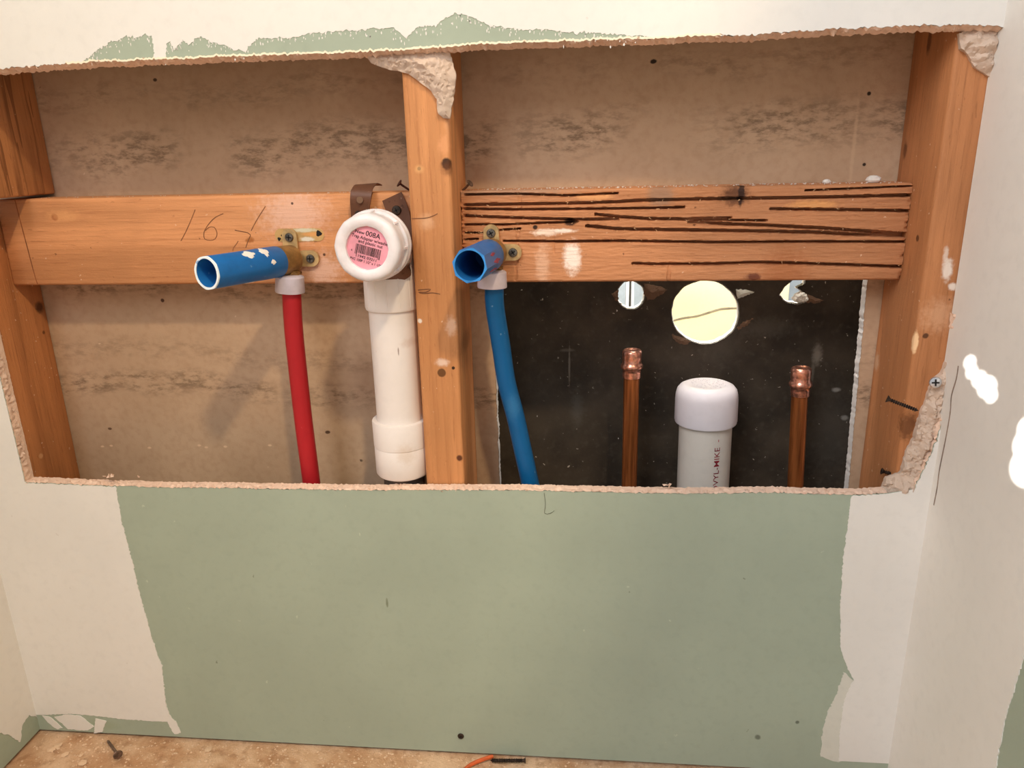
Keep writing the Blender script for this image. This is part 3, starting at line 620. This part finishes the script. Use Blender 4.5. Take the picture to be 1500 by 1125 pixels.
# ------------------------------------------------------------------ panel and room beyond the opening
def ell(u, v, ru, rv, y, amp, seed, k=70):
    out = []
    for i in range(k):
        t = 2*math.pi*i/k; p = xz(u+ru*math.cos(t), v-rv*math.sin(t), y); c0 = xz(u, v, y); s = 1+amp*fr(math.cos(t)*3, math.sin(t)*3, seed, 5)
        out.append(Vector((c0[0]+(p[0]-c0[0])*s, c0[1]+(p[1]-c0[1])*s)))
    return out
hA = ell(924, 432, 20, 20, YD, .05, 1.); hB = ell(1033, 457, 49, 46, YD, .025, 2.)
hC = rough_line([xz(*q, YD) for q in ((1142, 432), (1150, 420), (1162, 410), (1180, 405), (1178, 416), (1167, 422), (1176, 428), (1186, 433), (1184, 441), (1168, 445), (1152, 442), (1142, 432))], .0013, .0006, 300, 5.)[:-1]
panel = obj('dark_back_panel', *sheet([Vector((-.25, -.004)), Vector((.75, -.004)), Vector((.75, 1.5)), Vector((-.25, 1.5))], [hA, hB, hC], YD, YD+.009), m_dark, label='dark dusty board with three holes standing behind the opening', cat='board')
for h, s in ((hA, 1), (hB, 2), (hC, 3)):
    c0 = sum(h, Vector((0, 0)))/len(h); vs = []; fs = []; m = len(h)
    for j in range(5):
        for i, p in enumerate(h):
            t = j/4; q = p+(p-c0).normalized()*(.0008 if j == 0 else -.0002-.0012*abs(fr(p.x*400, p.y*400, j+s))); vs.append(Vector((q.x, YD-.0003+t*.0095, q.y)))
    for j in range(4): fs += [(j*m+i, j*m+(i+1) % m, (j+1)*m+(i+1) % m, (j+1)*m+i) for i in range(m)]
    obj('hole_rim', vs, fs, m_core, panel, smooth=True)
for pxs, mm in (([(942, 416), (962, 418), (978, 424), (966, 434), (948, 441), (944, 430)], m_tear), ([(896, 430), (906, 424), (906, 440), (912, 446), (900, 440)], m_tear), ([(985, 489), (996, 493), (1012, 500), (1004, 505), (992, 503), (986, 496)], m_tear),
                ([(1078, 480), (1090, 472), (1103, 466), (1094, 476), (1082, 484)], m_tear), ([(1078, 424), (1090, 424), (1105, 428), (1090, 434), (1080, 438)], m_mud2), ([(1183, 430), (1192, 434), (1207, 440), (1196, 444), (1182, 443)], m_tear)):
    poly = rough_line([xz(*q, YD) for q in pxs+[pxs[0]]], .0012, .0016, 260, random.random()*9, .0012, 90)[:-1]
    obj('torn_flap', *relief(poly, YD, lambda x, z, d: .0006+d*.25+.0006*abs(fr(x*300, z*300)), .0018), mm, panel)
pw = rough_line([xz(*q, YD) for q in ((1166, 430), (1174, 426), (1184, 431), (1188, 437), (1184, 443), (1172, 445), (1164, 442), (1160, 437))]+[xz(1166, 430, YD)], .0012, .0008, 300, 6.)[:-1]
obj('frayed_core', *relief(pw, YD+.003, lambda x, z, d: .0010+min(d, .003)+.0025*abs(fr(x*260, z*260)), .0016), m_core, panel)
YC = .5
bx0, bx1 = xz(964, 450, YC)[0], xz(1154, 450, YC)[0]
cb = obj('cream_board', *box(bx0, bx1, YC, YC+.018, -.004, .9, .001, 2), m_cream, label='bright cream board seen through the large round hole, cracked across', cat='board')
obj('crack', *strokes([[xz(*q, YC) for q in ((984, 470), (1000, 466), (1020, 463), (1034, 459), (1050, 454), (1060, 452), (1084, 451))]], YC, .0028), plain('crack_grey', (150, 140, 116), .8), cb)
wb = obj('wall_neighbour', *box(-.7, 1.3, .85, .86, -.004, 1.5), m_bluegrey, origin=(0, .85, 0)); tag(wb, 'blue grey wall of the next room seen through the small holes', None, None, 'structure')
fx = [xz(u, 432, .62)[0] for u in (917, 921.5, 924.5, 928)]
fr_ = thing('white_window_frame', (fx[1], .62, -.004), 'white double frame post seen through the small left hole', 'frame')
obj('post', *box(fx[0], fx[1], .62, .64, -.004, .9, .001, 2), m_whiteframe, fr_); obj('post', *box(fx[2], fx[3], .61, .64, -.004, .9, .001, 2), m_whiteframe, fr_)
obj('dark_strip', *box(fx[1]-.0002, fx[2]+.0002, .63, .64, -.004, .9), plain('dark_gap', (70, 66, 62), .7), fr_)  # plain dark strip filling the space between the two posts
area('next_room_lamp', (.25, .30, 1.05), (.32, .5, .45), .25, 28, (1.0, .95, .84))
area('next_room_window', (.9, .55, .9), (.3, .85, .45), .3, 5, (.95, .97, 1.0))

# ------------------------------------------------------------------ fasteners
def phillips(name, p, axis, r, m, parent=None, tilt=0., **k):      # screw head with a recessed-looking cross, axis points out of the wall
    p = Vector(p); a = Vector(axis).normalized()
    o = obj(name, *lathe([(r*.25, -r*1.6), (r*.3, -r*.5), (r*.92, -r*.10), (r, r*.12), (r*.88, r*.34), (r*.5, r*.42), (0., r*.42)], p, a, 20), m, parent, smooth=True, **k)
    u, v, _ = frame(a); c, s = math.cos(tilt), math.sin(tilt); e1 = u*c+v*s; e2 = v*c-u*s; parts = []
    for e, g in ((e1, e2), (e2, e1)):
        q = []
        for h in (r*.36, r*.46):
            for su, sv in ((-1, -1), (1, -1), (1, 1), (-1, 1)): q.append(p+a*h+e*su*r*.6+g*sv*r*.14)
        parts.append((q, [(0, 1, 2, 3), (4, 5, 6, 7), (0, 1, 5, 4), (1, 2, 6, 5), (2, 3, 7, 6), (3, 0, 4, 7)]))
    if parent is None or parent.parent is None: obj('cross_slot', *join(*parts), m_black, o)
    return o
def nail(name, head, tip, r, hr, m, label, parent=None, cat='nail'):
    head, tip = Vector(head), Vector(tip); d = (tip-head); L = d.length
    return obj(name, *lathe([(0., -.0002), (hr*.9, 0), (hr, .0006), (hr*.8, .0013), (r, .0022), (r, L-.004), (0., L)], head, d, 14), m, parent, smooth=True, label=label, cat=cat)

# ------------------------------------------------------------------ stub-outs: brass elbow, blue tube, ring, riser
def stub(label, riser_mat, end, base, ears, collar_top, collar_bot, riser, oct_, drips, loc):
    T = thing('water_stub_out', loc, label, 'water pipe')
    end, base = Vector(end), Vector(base); ax = (end-base).normalized(); L = (end-base).length
    R = .0152
    el = obj('brass_elbow', *join(lathe([(.0118, -.006), (.0142, -.003), (.0146, L*.06), (.0146, L*.20), (.0138, L*.22), (.0129, L*.22), (.0129, -.0035), (0., -.0036)], base, ax, 36),
                                  tube([base+Vector((0, -.002, -.0128)), base+Vector((0, -.002, -.016)), Vector((collar_top.x, collar_top.y, collar_top.z-.004))], [.0112, .0108, .0098], 24)), m_brass, T, smooth=True)
    for (u, v), kind in ears:                                 # ears lie flat on the board
        c = at(u, v, y=YB); h = .0076
        if kind == 'up': poly = rrect(c.x-h, c.x+h, base.z-.004, c.z+h+.0008, h*.98)
        else: poly = rrect(base.x+.004, c.x+h+.0008, c.z-h*1.05, c.z+h*1.05, h*.98)
        e = obj('mounting_ear', *sheet(poly, (), YB-.0042, YB-.0006), m_brass2, el)
        phillips('screw', (c.x, YB-.0044, c.z), (0, -1, 0), .0044, m_screw, T, tilt=.3+c.x*3)
    # blue tube: ribbed outer sleeve, thin lip, open bore
    def md(t, h, r=1.):
        if h < L*.42 or r < R*.9: return 1.
        k = oct_*min(1, (h-L*.42)/(L*.05)); q = (t+.2) % (math.pi/4)-math.pi/8
        return 1+k*(math.cos(math.pi/8)/math.cos(q)-1+.02)
    prof = [(.0148, L*.17), (R, L*.18), (R, L*.42), (R*1.0, L*.46), (R*1.0, L*.72), (R*.995, L*.97), (R*.985, L)]
    prof += [(R*.84, L*1.0), (R*.83, L*.985), (R*.82, L*.18), (R*.80, -.001), (0., -.0015)]
    bt = obj('blue_sleeve', *lathe(prof, base, ax, 64, md), m_blue, T, smooth=True, sharp=30)
    obj('sleeve_lip', *lathe([(R*.99, L*1.0-.0008), (R*.985, L+.0006), (R*.845, L+.0006), (R*.835, L-.0008)], base, ax, 64, md, True), m_bluerim if oct_ < .5 else m_bluerim2, bt, smooth=True)
    u_, v_, a_ = frame(ax)
    for (h0, h1, t0, t1, mm) in drips:                        # dabs of paint stuck to the sleeve
        vs = []; fs = []; NA, NB = 14, 12
        for i in range(NA+1):
            for j in range(NB+1):
                s, t = i/NA*2-1, j/NB*2-1; q = max(0, 1-(s*s+t*t)**1.5); ca = s*(1+.25*nz(t*3, h0*200)); cb_ = t*(1+.3*nz(s*3, t0*9))
                n_ = math.sqrt(max(1e-9, s*s+t*t)); kx = max(abs(s), abs(t))/n_ if n_ > 1e-4 else 1
                h = (h0+h1)/2+(h1-h0)/2*ca*kx; th = (t0+t1)/2+(t1-t0)/2*cb_*kx
                rr = R*(md(th, h))+.0005*min(1, q*4)-.0002+.0003*nz(h*900, th*20)
                vs.append(base+ax*h+(u_*math.cos(th)+v_*math.sin(th))*rr)
        for i in range(NA):
            for j in range(NB): fs.append((i*(NB+1)+j, i*(NB+1)+j+1, (i+1)*(NB+1)+j+1, (i+1)*(NB+1)+j))
        obj('paint_dab', vs, fs, mm, bt, smooth=True)
    d = (collar_bot-collar_top); H = d.length
    obj('crimp_ring', *lathe([(.0096, -.001), (.0128, 0), (.0138, .001), (.0145, H-.0012), (.0142, H-.0002), (.0098, H)], collar_top, d, 36), m_collar, T, smooth=True)
    obj('riser_pipe', *tube(smoothline(riser, .006), .0093, 28), riser_mat, T, smooth=True)
    return T
CY = .037
eL = at(303, 400, y=-.048); bL = Vector((-.1335, .047, .5520))
ct, cb2 = at(424.5, 404, y=CY), at(425, 428, y=CY)
rl = [at(427, 426, y=CY), at(430, 480, y=CY), at(436, 540, y=CY), at(445, 620, y=CY), at(456, 705, y=CY), at(462, 760, y=CY+.003), at(470, 900, y=CY+.005)]
u0 = math.pi
stub('blue capless stub-out over a red riser pipe, left of the pink-labelled drain', m_redpipe, eL, bL, (((426, 347), 'up'), ((457, 378), 'side')), ct, cb2, rl, .35,
     [(.052, .068, .62, 1.30, m_paint), (.036, .046, .55, 1.45, m_paint), (.033, .040, .0, .35, m_paint), (.050, .062, -1.75, -1.25, m_paint)], (bL.x, CY, -.004))
eR = at(688, 389, y=-.050); bR = Vector((.0700, .047, .5560))
ct, cb2 = at(721, 397, y=CY), at(721, 421, y=CY)
rl = [at(*q, y=CY) for q in ((724, 420), (725, 450), (734, 507), (742, 560), (755, 610), (766, 660), (776, 705), (790, 770))]+[at(812, 900, y=CY)]
stub('short blue stub-out over a blue riser pipe, just right of the centre stud', m_bluepipe, eR, bR, (((720, 341), 'up'), ((752, 369), 'side')), ct, cb2, rl, 1.0,
     [(.038, .064, -.22, .10, m_redpaint), (.052, .074, .30, .52, m_redpaint), (.034, .070, -.80, -.55, m_redpaint)], (rl[-1].x, CY, rl[-1].z))

# ------------------------------------------------------------------ labelled drain
DX, DY = -.0285, .0335
zr = lambda v: at(580, v, y=DY).z
nc = at(537, 364, y=-.036); HZ = nc.z
D = thing('drain_pipe', (DX, DY, .25), 'white plastic drain pipe with a pink-labelled nut facing out, against the centre stud', 'drain pipe')
zc0, zc1, zcm = at(585, 707, y=DY-.028).z, zr(612), at(585, 664, y=DY-.028).z
obj('pipe', *lathe([(.0236, 0), (.0236, zr(445)-zc1+.02)], (DX, DY, zc1-.02), (0, 0, 1), 48), m_pvc, D, smooth=True)
obj('coupling', *lathe([(.0238, 0), (.0268, .0006), (.0284, .003), (.0284, zcm-zc0-.0006), (.0280, zcm-zc0), (.0287, zcm-zc0+.0006), (.0289, zc1-zc0-.001), (.0284, zc1-zc0), (.0240, zc1-zc0)], (DX, DY, zc0), (0, 0, 1), 48), m_pvc, D, smooth=True)
obj('lower_pipe', *lathe([(.0215, 0), (.0215, zc0-.2+.002)], (DX, DY, .2), (0, 0, 1), 32), plain('dark_lower_pipe', (92, 78, 68), .6), D, smooth=True)
hub0 = zr(456)+.003
arc = [Vector((DX, DY-.026*(1-math.cos(t)), HZ-.026+.026*math.sin(t))) for t in [i/10*math.pi/2 for i in range(11)]]
elb = obj('elbow', *join(lathe([(.0240, 0), (.0258, .0006), (.0266, .003), (.0262, HZ-.028-hub0), (.0250, HZ-.024-hub0)], (DX, DY, hub0), (0, 0, 1), 48),
                         tube([Vector((DX, DY, HZ-.04))]+arc+[Vector((DX+(nc.x-DX)*.6, -.01, HZ))], .0252, 40)), m_pvc, D, smooth=True)
for t in (-2.3, -1.95, -1.5, -1.05, -.6):
    c, s = math.cos(t), math.sin(t); q = [Vector((DX+c*.0262, DY+s*.0262, z)) for z in (hub0+.004, HZ-.030)]
    obj('rib', *tube([q[0], q[1]], .0006, 6), m_pvc, elb)
tilt = Vector((nc.x-DX, -.062, .0005)).normalized()
N0 = nc                                                       # centre of the nut's front
ring = lambda r, h: (r, h)
nut = obj('slip_nut', *lathe([(.0185, -.0035), (.0190, -.0004), (.0215, .0012), (.0250, .0014), (.0278, .0004), (.0292, -.0018), (.0297, -.005), (.0296, -.012), (.0290, -.020), (.0290, -.023), (.0262, -.023)], N0, tilt, 72,
      lambda t, h, r: 1+(.018*max(0, math.cos(8*t+.5))**6 if h > -.0195 and h < .0006 else 0)), m_nut, D, smooth=True, sharp=40)
obj('threaded_collar', *lathe([(.0262, -.0225), (.0312, -.0228), (.0318, -.0240), (.0318, -.0272), (.0308, -.0286), (.0308, -.0300), (.0318, -.0312), (.0318, -.0345), (.0306, -.036), (.0250, -.0365)], N0, tilt, 64), m_nut, D, smooth=True, sharp=30)
u, v, a = frame(tilt)
for k in range(8):
    t = (2*math.pi*k-.5)/8; d = u*math.cos(t)+v*math.sin(t); g = u*-math.sin(t)+v*math.cos(t); q = []
    for h in (-.0228, -.0125):
        for rr, ww in ((.0285, -.0013), (.0285, .0013), (.0312, .0009), (.0312, -.0009)): q.append(N0+a*h+d*(rr if h < -.02 else rr-.0008)+g*ww)
    obj('grip_lug', q, [(0, 1, 2, 3), (4, 5, 6, 7), (0, 1, 5, 4), (1, 2, 6, 5), (2, 3, 7, 6), (3, 0, 4, 7)], m_nut, nut)
lab = obj('pink_label', *lathe([(.0192, -.0040), (.0192, -.0028), (0., -.0028)], N0, tilt, 48), m_pink, D)
RX = Vector((0, 0, 1)).cross(a).normalized(); RX = RX if RX.x > 0 else -RX; RZ = RX.cross(-a).normalized(); RZ = RZ if RZ.z > 0 else -RZ
ang = math.radians(-16); EX = RX*math.cos(ang)+RZ*math.sin(ang); EZ = RZ*math.cos(ang)-RX*math.sin(ang)
def on_label(vf, ox, oz, arcR=None):
    vs = []
    for p in vf[0]:
        x, z = p.x, p.y
        if arcR: th = x/arcR; x, z = (arcR+z)*math.sin(th), (arcR+z)*math.cos(th)-arcR
        vs.append(N0+a*(-.0027+p.z)+EX*(ox+x)+EZ*(oz+z))
    return vs, vf[1]
def lettering(s, size, ox, oz, sx=1., arcR=None, par=None, m=None):
    t = text_mesh(s, size, bold=.007); t = ([Vector((p.x*sx, p.y, p.z)) for p in t[0]], t[1]); return on_label(t, ox, oz, arcR)
obj('lettering', *join(lettering('008A', .0062, .0025, .0122), lettering('Trap Adapter w/washer', .0040, .0012, .0076, .88), lettering('and plastic nut', .0040, .0018, .0042, .95),
    lettering('11942 03211', .0033, .0005, -.0088, 1.15), lettering('PVC 100P 1 1/2" x 1 1/2"', .0032, .0008, -.0124, .88), lettering('New', .0040, -.0095, .0118, 1.1), lettering('6', .0024, -.0135, -.0052)), m_ink, lab)
bars = []; x = -.0105; random.seed(3)
while x < .0118:
    wd = random.choice((.0002, .0003, .0004, .0006)); z0, z1 = -.0062 if -.009 < x < .010 else -.0075, .0015
    q = [N0+a*(-.0027+h)+EX*xx+EZ*zz_ for h in (0, .0001) for xx, zz_ in ((x, z0), (x+wd, z0), (x+wd, z1), (x, z1))]
    bars.append((q, [(0, 1, 2, 3), (4, 5, 6, 7), (0, 1, 5, 4), (1, 2, 6, 5), (2, 3, 7, 6), (3, 0, 4, 7)])); x += wd+random.choice((.00022, .0003, .0005))
obj('barcode', *join(*bars), m_ink, lab)

# ------------------------------------------------------------------ brown hanger strap
ST = thing('hanger_strap', (-.02, YB-.002, .52), 'brown perforated metal strap looped around the drain and screwed to the left blocking', 'strap')
def P2(u, v, y): return at(u, v, y=y)
def rows_px(L):
    out = []
    for (u0, v0), (u1, v1), y in L: a_, b_ = P2(u0, v0, y), P2(u1, v1, y); out.append(((a_+b_)/2, (b_-a_)/2))
    return out
def dens(rows, k=5):
    c = smoothline([r[0] for r in rows], 1); C_ = []
    n_ = len(rows)
    for i in range(n_-1):
        for j in range(k):
            t = j/k; t2 = t*t*(3-2*t) if False else t
            p0, p1, p2_, p3 = [Vector(rows[max(0, min(n_-1, q))][0]) for q in (i-1, i, i+1, i+2)]; h1, h2 = Vector(rows[i][1]), Vector(rows[i+1][1])
            C_.append((.5*((2*p1)+(p2_-p0)*t+(2*p0-5*p1+4*p2_-p3)*t*t+(3*p1-p0-3*p2_+p3)*t**3), h1.lerp(h2, t)))
    C_.append(rows[-1]); return C_
left = rows_px([((520, 395), (548, 395), YB-.004), ((517, 360), (545, 360), YB-.004), ((516, 335), (541, 335), YB-.005), ((514, 310), (541, 311), YB-.009), ((513, 292), (543, 293), YB-.012), ((514, 280), (545, 282), YB-.010), ((519, 272), (547, 275), YB-.004)])
left += [(at(538, 270, y=YB+.004), Vector((.0092, .003, .0005))), (at(545, 271, y=YB+.010), Vector((.009, .004, -.0005)))]
obj('band', *ribbon(dens(left), .0011), m_strap, ST, smooth=True, sharp=50)
ph = at(527, 293, y=YB-.0135); obj('hole', *lathe([(.0030, -.0004), (.0034, .0001), (.0030, .0004)], ph, (0, -1, 0), 16), m_tear, ST)
right = rows_px([((560, 294), (588, 281), YB-.0035), ((564, 305), (595, 297), YB-.0035), ((572, 325), (600, 312), YB-.004), ((580, 350), (604, 340), YB-.006), ((584, 372), (606, 370), YB-.010)])
cx = Vector((DX+.3*(nc.x-DX), 0, HZ)); RB = .0338
for t in (-18, -35, -52, -70, -88, -106, -124, -142, -160):
    r_ = math.radians(t); rad = Vector((math.cos(r_), 0, math.sin(r_))); yy = .030 if t > -20 else (.019 if t > -40 else .0095)
    c_ = Vector((cx.x, yy, cx.z))+rad*RB*1.05
    if yy > .015: c_.x = min(c_.x, XS-.0045)
    right.append((c_, Vector((0, -.0062, 0))-rad*.0046 if t < -40 else Vector((.0025, -.0080, .002))))
obj('band', *ribbon(dens(right), .0011), m_strap, ST, smooth=True, sharp=50)
p = at(581, 308, y=YB-.0045); phillips('screw', p, (0, -1, 0), .0046, m_darkscrew, ST, .4)
p = at(525, 314, y=YB-.0105); phillips('screw', p, (0, -1, 0), .0036, m_darkscrew, ST, .2)

# ------------------------------------------------------------------ pipes behind the opening
PY = .158
def copper(u_bot, u_top, v_top, label):
    z1 = at(u_top, v_top, y=PY).z; xt = at(u_top, v_top, y=PY).x; xb = at(u_bot, 700, y=PY).x; zb = at(u_bot, 700, y=PY).z
    d = Vector((xb-xt, 0, zb-z1)); top_ = Vector((xt, PY, z1)); bot_ = top_+d*((z1-.10)/(z1-zb))
    T = thing('copper_pipe', bot_, label, 'copper pipe', 'capped copper stubs behind the opening')
    obj('pipe', *tube([bot_, top_-Vector((0, 0, .012))], .0090, 28), m_copper, T, smooth=True)
    ax = (top_-bot_).normalized()
    obj('end_cap', *lathe([(.0091, -.0335), (.0104, -.033), (.0106, -.0265), (.0104, -.0235), (.0118, -.0225), (.0127, -.0205), (.0127, -.0185), (.0116, -.0165), (.0106, -.0150), (.0110, -.010), (.0112, -.004), (.0108, -.0016), (.0094, -.0002), (.0072, 0), (.0066, -.0008), (0., -.0009)], top_, ax, 32), m_copcap, T, smooth=True, sharp=60)
copper(922, 926, 512, 'tall capped copper pipe left of the capped white pipe')
copper(1166, 1174, 538, 'shorter leaning capped copper pipe right of the capped white pipe')
zt_ = at(1035, 563, y=PY-.006).z; ctop = Vector((at(1035, 590, y=PY).x, PY, zt_))
zb_ = at(1035, 633, y=PY-.036).z
W = thing('capped_pipe', (ctop.x-.003, PY, .09), 'thick grey-white plastic pipe with a rounded white cap and red print', 'pipe')
pb = Vector((at(1033, 690, y=PY).x, PY, .09)); pt = Vector((ctop.x, PY, zb_+.01)); axp = (pt-pb).normalized(); PR = .0302
obj('pipe', *tube([pb, pt], PR, 48), m_pvc2, W, smooth=True)
H = zt_-zb_
obj('end_cap', *lathe([(.0304, 0), (.0350, .0004), (.0356, .003), (.0354, H*.60), (.0350, H*.72), (.0335, H*.84), (.0305, H*.92), (.0262, H*.965), (.0215, H*.985), (.0205, H*.97), (0., H*.98)], (ctop.x, PY, zb_), axp, 56), m_pvcap, W, smooth=True, sharp=60)
cap_c = Vector((ctop.x, PY, zb_+H*.985)); q = []
for k in range(90):                                           # raised pebbled moulding on the cap's crown
    t = random.uniform(0, 6.28); r_ = .0205*math.sqrt(random.random()); c0 = cap_c+Vector((r_*math.cos(t), r_*math.sin(t), -.0002)); s = random.uniform(.0006, .0012)
    q.append(([c0+Vector((s, 0, 0)), c0+Vector((0, s, 0)), c0+Vector((-s, 0, 0)), c0+Vector((0, -s, 0)), c0+Vector((0, 0, s*.8))], [(0, 1, 4), (1, 2, 4), (2, 3, 4), (3, 0, 4)]))
obj('pebbled_crown', *join(*q), m_pvcap, W, kind='stuff')
t = text_mesh('OVYL-MIKE  -', .0112, bold=.004)
zs = at(1040, 722, y=PY-PR).z; ze = at(1052, 645, y=PY-PR).z; xsz = max(p.x for p in t[0])-min(p.x for p in t[0]); sc_ = (ze-zs)/xsz
tc = at(1049, 690, y=PY-PR*.86); base_th = math.asin(max(-1, min(1, (tc.x-pb.lerp(pt, .75).x)/PR)))
vs = []
for p in t[0]:
    z = (zs+ze)/2+p.x*sc_; ctr = pb+(pt-pb)*((z-pb.z)/(pt.z-pb.z)); th = base_th-p.y*.82/PR; vs.append(Vector((ctr.x+(PR+.0002)*math.sin(th), ctr.y-(PR+.0002)*math.cos(th), z)))
obj('red_print', vs, t[1], m_redink, W)

# ------------------------------------------------------------------ nails, screws, crumbs
hd = at(584, 268, y=YB+.012); nail('rusty_nail', hd, hd+Vector((.016, .006, -.012)), .0011, .0040, m_rust, 'rusty nail driven into the left side of the centre stud above the blocking')
hd = at(689, 268, y=YB+.010); nail('bent_nail', hd, hd+Vector((-.012, .006, -.010)), .0011, .0040, m_nail, 'grey nail toed in at the corner of centre stud and scored blocking')
def screw(name, head, tip, label, m, r=.0013, hr=.0036):
    head, tip = Vector(head), Vector(tip); d = tip-head; L = d.length; T = thing(name, head, label, 'screw'); u, v, a = frame(d)
    obj('head', *lathe([(0., .0006), (hr*.3, .0002), (hr*.92, 0), (hr, .0004), (hr*.55, .0022), (r, .0036)], head, d, 16), m, T, smooth=True)
    pr = [(r, .003)]; h = .004
    while h < L-.002: pr += [(r, h), (r*1.75, h+.0006), (r, h+.0012)]; h += .0019
    obj('threaded_shank', *lathe(pr+[(0., L)], head, d, 12), m, T); return T
hd = at(1299, 584, x=XR-.020); tipp = at(1346, 602, x=XR+.004)
screw('drywall_screw', hd, tipp, 'dark screw sticking out sideways from the right stud', m_darkscrew, .0013, .0036)
hd = at(1291, 690, x=XR-.008); screw('drywall_screw', hd, hd+Vector((.02, -.004, -.004)), 'dark screw low on the right stud beside the broken gypsum', m_darkscrew, .0013, .0034)
p = at(1370, 560, y=.0005); sc1 = phillips('bright_screw', p, (-.25, -1, .1), .0052, m_zinc, None, .1, label='bright silver screw head in the broken gypsum at right', cat='screw')
p = at(675, 1078, y=-.0002); sc2 = phillips('wall_screw', p, (0, -1, 0), .0036, m_darkscrew, None, .5, label='black screw head sunk in the green board near the floor', cat='screw')
hd = at(173, 1106, z=.004); tp_ = at(157, 1084, z=.001); nail('floor_nail', hd, tp_, .0016, .0052, m_nail, 'bent grey roofing nail lying on the dusty floor')
A_ = at(714, 1112, z=.001); B_ = at(768, 1113, z=.001); screw('loose_screw', at(770, 1114, z=.001), at(718, 1114, z=.001), 'dark loose screw lying on the floor under the green board', m_darkscrew, .0016, .0032)
obj('orange_clip', *tube(smoothline([at(680, 1128, z=0), at(690, 1120, z=.001), (at(706, 1113, z=.002)), at(722, 1108, z=.002)], .004), [.0026]*3+[.0022]*40 if False else .0022, 8), m_orange, smooth=True, label='small orange plastic strip lying on the floor by the loose screw', cat='plastic strip')
q = []; random.seed(11)
def crumb(c0, s, fl=.6):
    k = [Vector((random.uniform(.6, 1)*math.cos(i*1.05), random.uniform(.6, 1)*math.sin(i*1.05), random.uniform(-.2, .2)))*s for i in range(6)]
    b = [Vector((v.x, v.y, v.z*fl))+c0 for v in k]+[c0+Vector((0, 0, s*fl)), c0-Vector((0, 0, s*.3))]
    return b, [(i, (i+1) % 6, 6) for i in range(6)]+[((i+1) % 6, i, 7) for i in range(6)]
for k in range(2600):
    x = random.uniform(-.48, .48); yy = -abs(random.gauss(0, .07)); s = random.choice((.0006, .0008, .0010, .0013, .0018)); q.append(crumb(Vector((x, yy-.002, -.0038)), s))
for k in range(60):
    x = random.uniform(-.47, .2); yy = -random.uniform(.004, .09); q.append(crumb(Vector((x, yy, -.0034)), random.uniform(.002, .0042), .4))
for u, v in ((75, 1098), (85, 1092), (95, 1105), (120, 1118), (305, 1098)): q.append(crumb(at(u, v, z=-.003), .006, .18))
obj('floor_crumbs', *join(*q), m_crumb, label='gypsum crumbs and dust scattered over the floor', cat='debris', kind='stuff')
q = []
for k in range(260):
    x = random.uniform(.045, .455); q.append(crumb(Vector((x, random.uniform(YB+.003, YB+.034), ZT+.0002)), random.choice((.0005, .0008, .0012))))
for k in range(70):
    x = random.uniform(-.42, -.05); q.append(crumb(Vector((x, random.uniform(YB+.003, YB+.02), ZT+.0002)), random.choice((.0005, .0008))))
obj('blocking_crumbs', *join(*q), m_crumbw, label='fine pale crumbs and dust lying along the tops of the blocking boards', cat='debris', kind='stuff')
for u, v, s, lb in ((1211, 266, .004, 'small pale plaster crumb on the scored blocking, left of the bigger crumb'), (1279, 264, .0068, 'largest pale plaster crumb on the scored blocking near the right stud')):
    b = lathe([(0., -s*.35), (s*.8, -s*.3), (s, 0), (s*.85, s*.35), (s*.5, s*.6), (0., s*.66)], Vector((at(u, v, y=YB+.018).x, YB+.018, ZT+s*.36)), (0, 0, 1), 12, lambda t, h, r: 1+.28*nz(3*math.cos(t), 3*math.sin(t), h*500+s*900)); obj('plaster_crumb', *b, m_crumbw, label=lb, cat='crumb')
# narrow spots added near the camera to shape sun patches on the right wall
for u, v, ang in ((1421, 531, 1.), (1424, 545, 1.), (1435, 556, 1.2), (1446, 567, 1.5), (1452, 580, 1.), (1506, 628, 1.5), (1507, 652, 2.2), (1507, 684, 2.6)):
    spot('sun_patch_spot', (.05, -.60, .72), at(u, v, x=XW), 55, (1, .98, .94), math.radians(ang), .12, .0015)
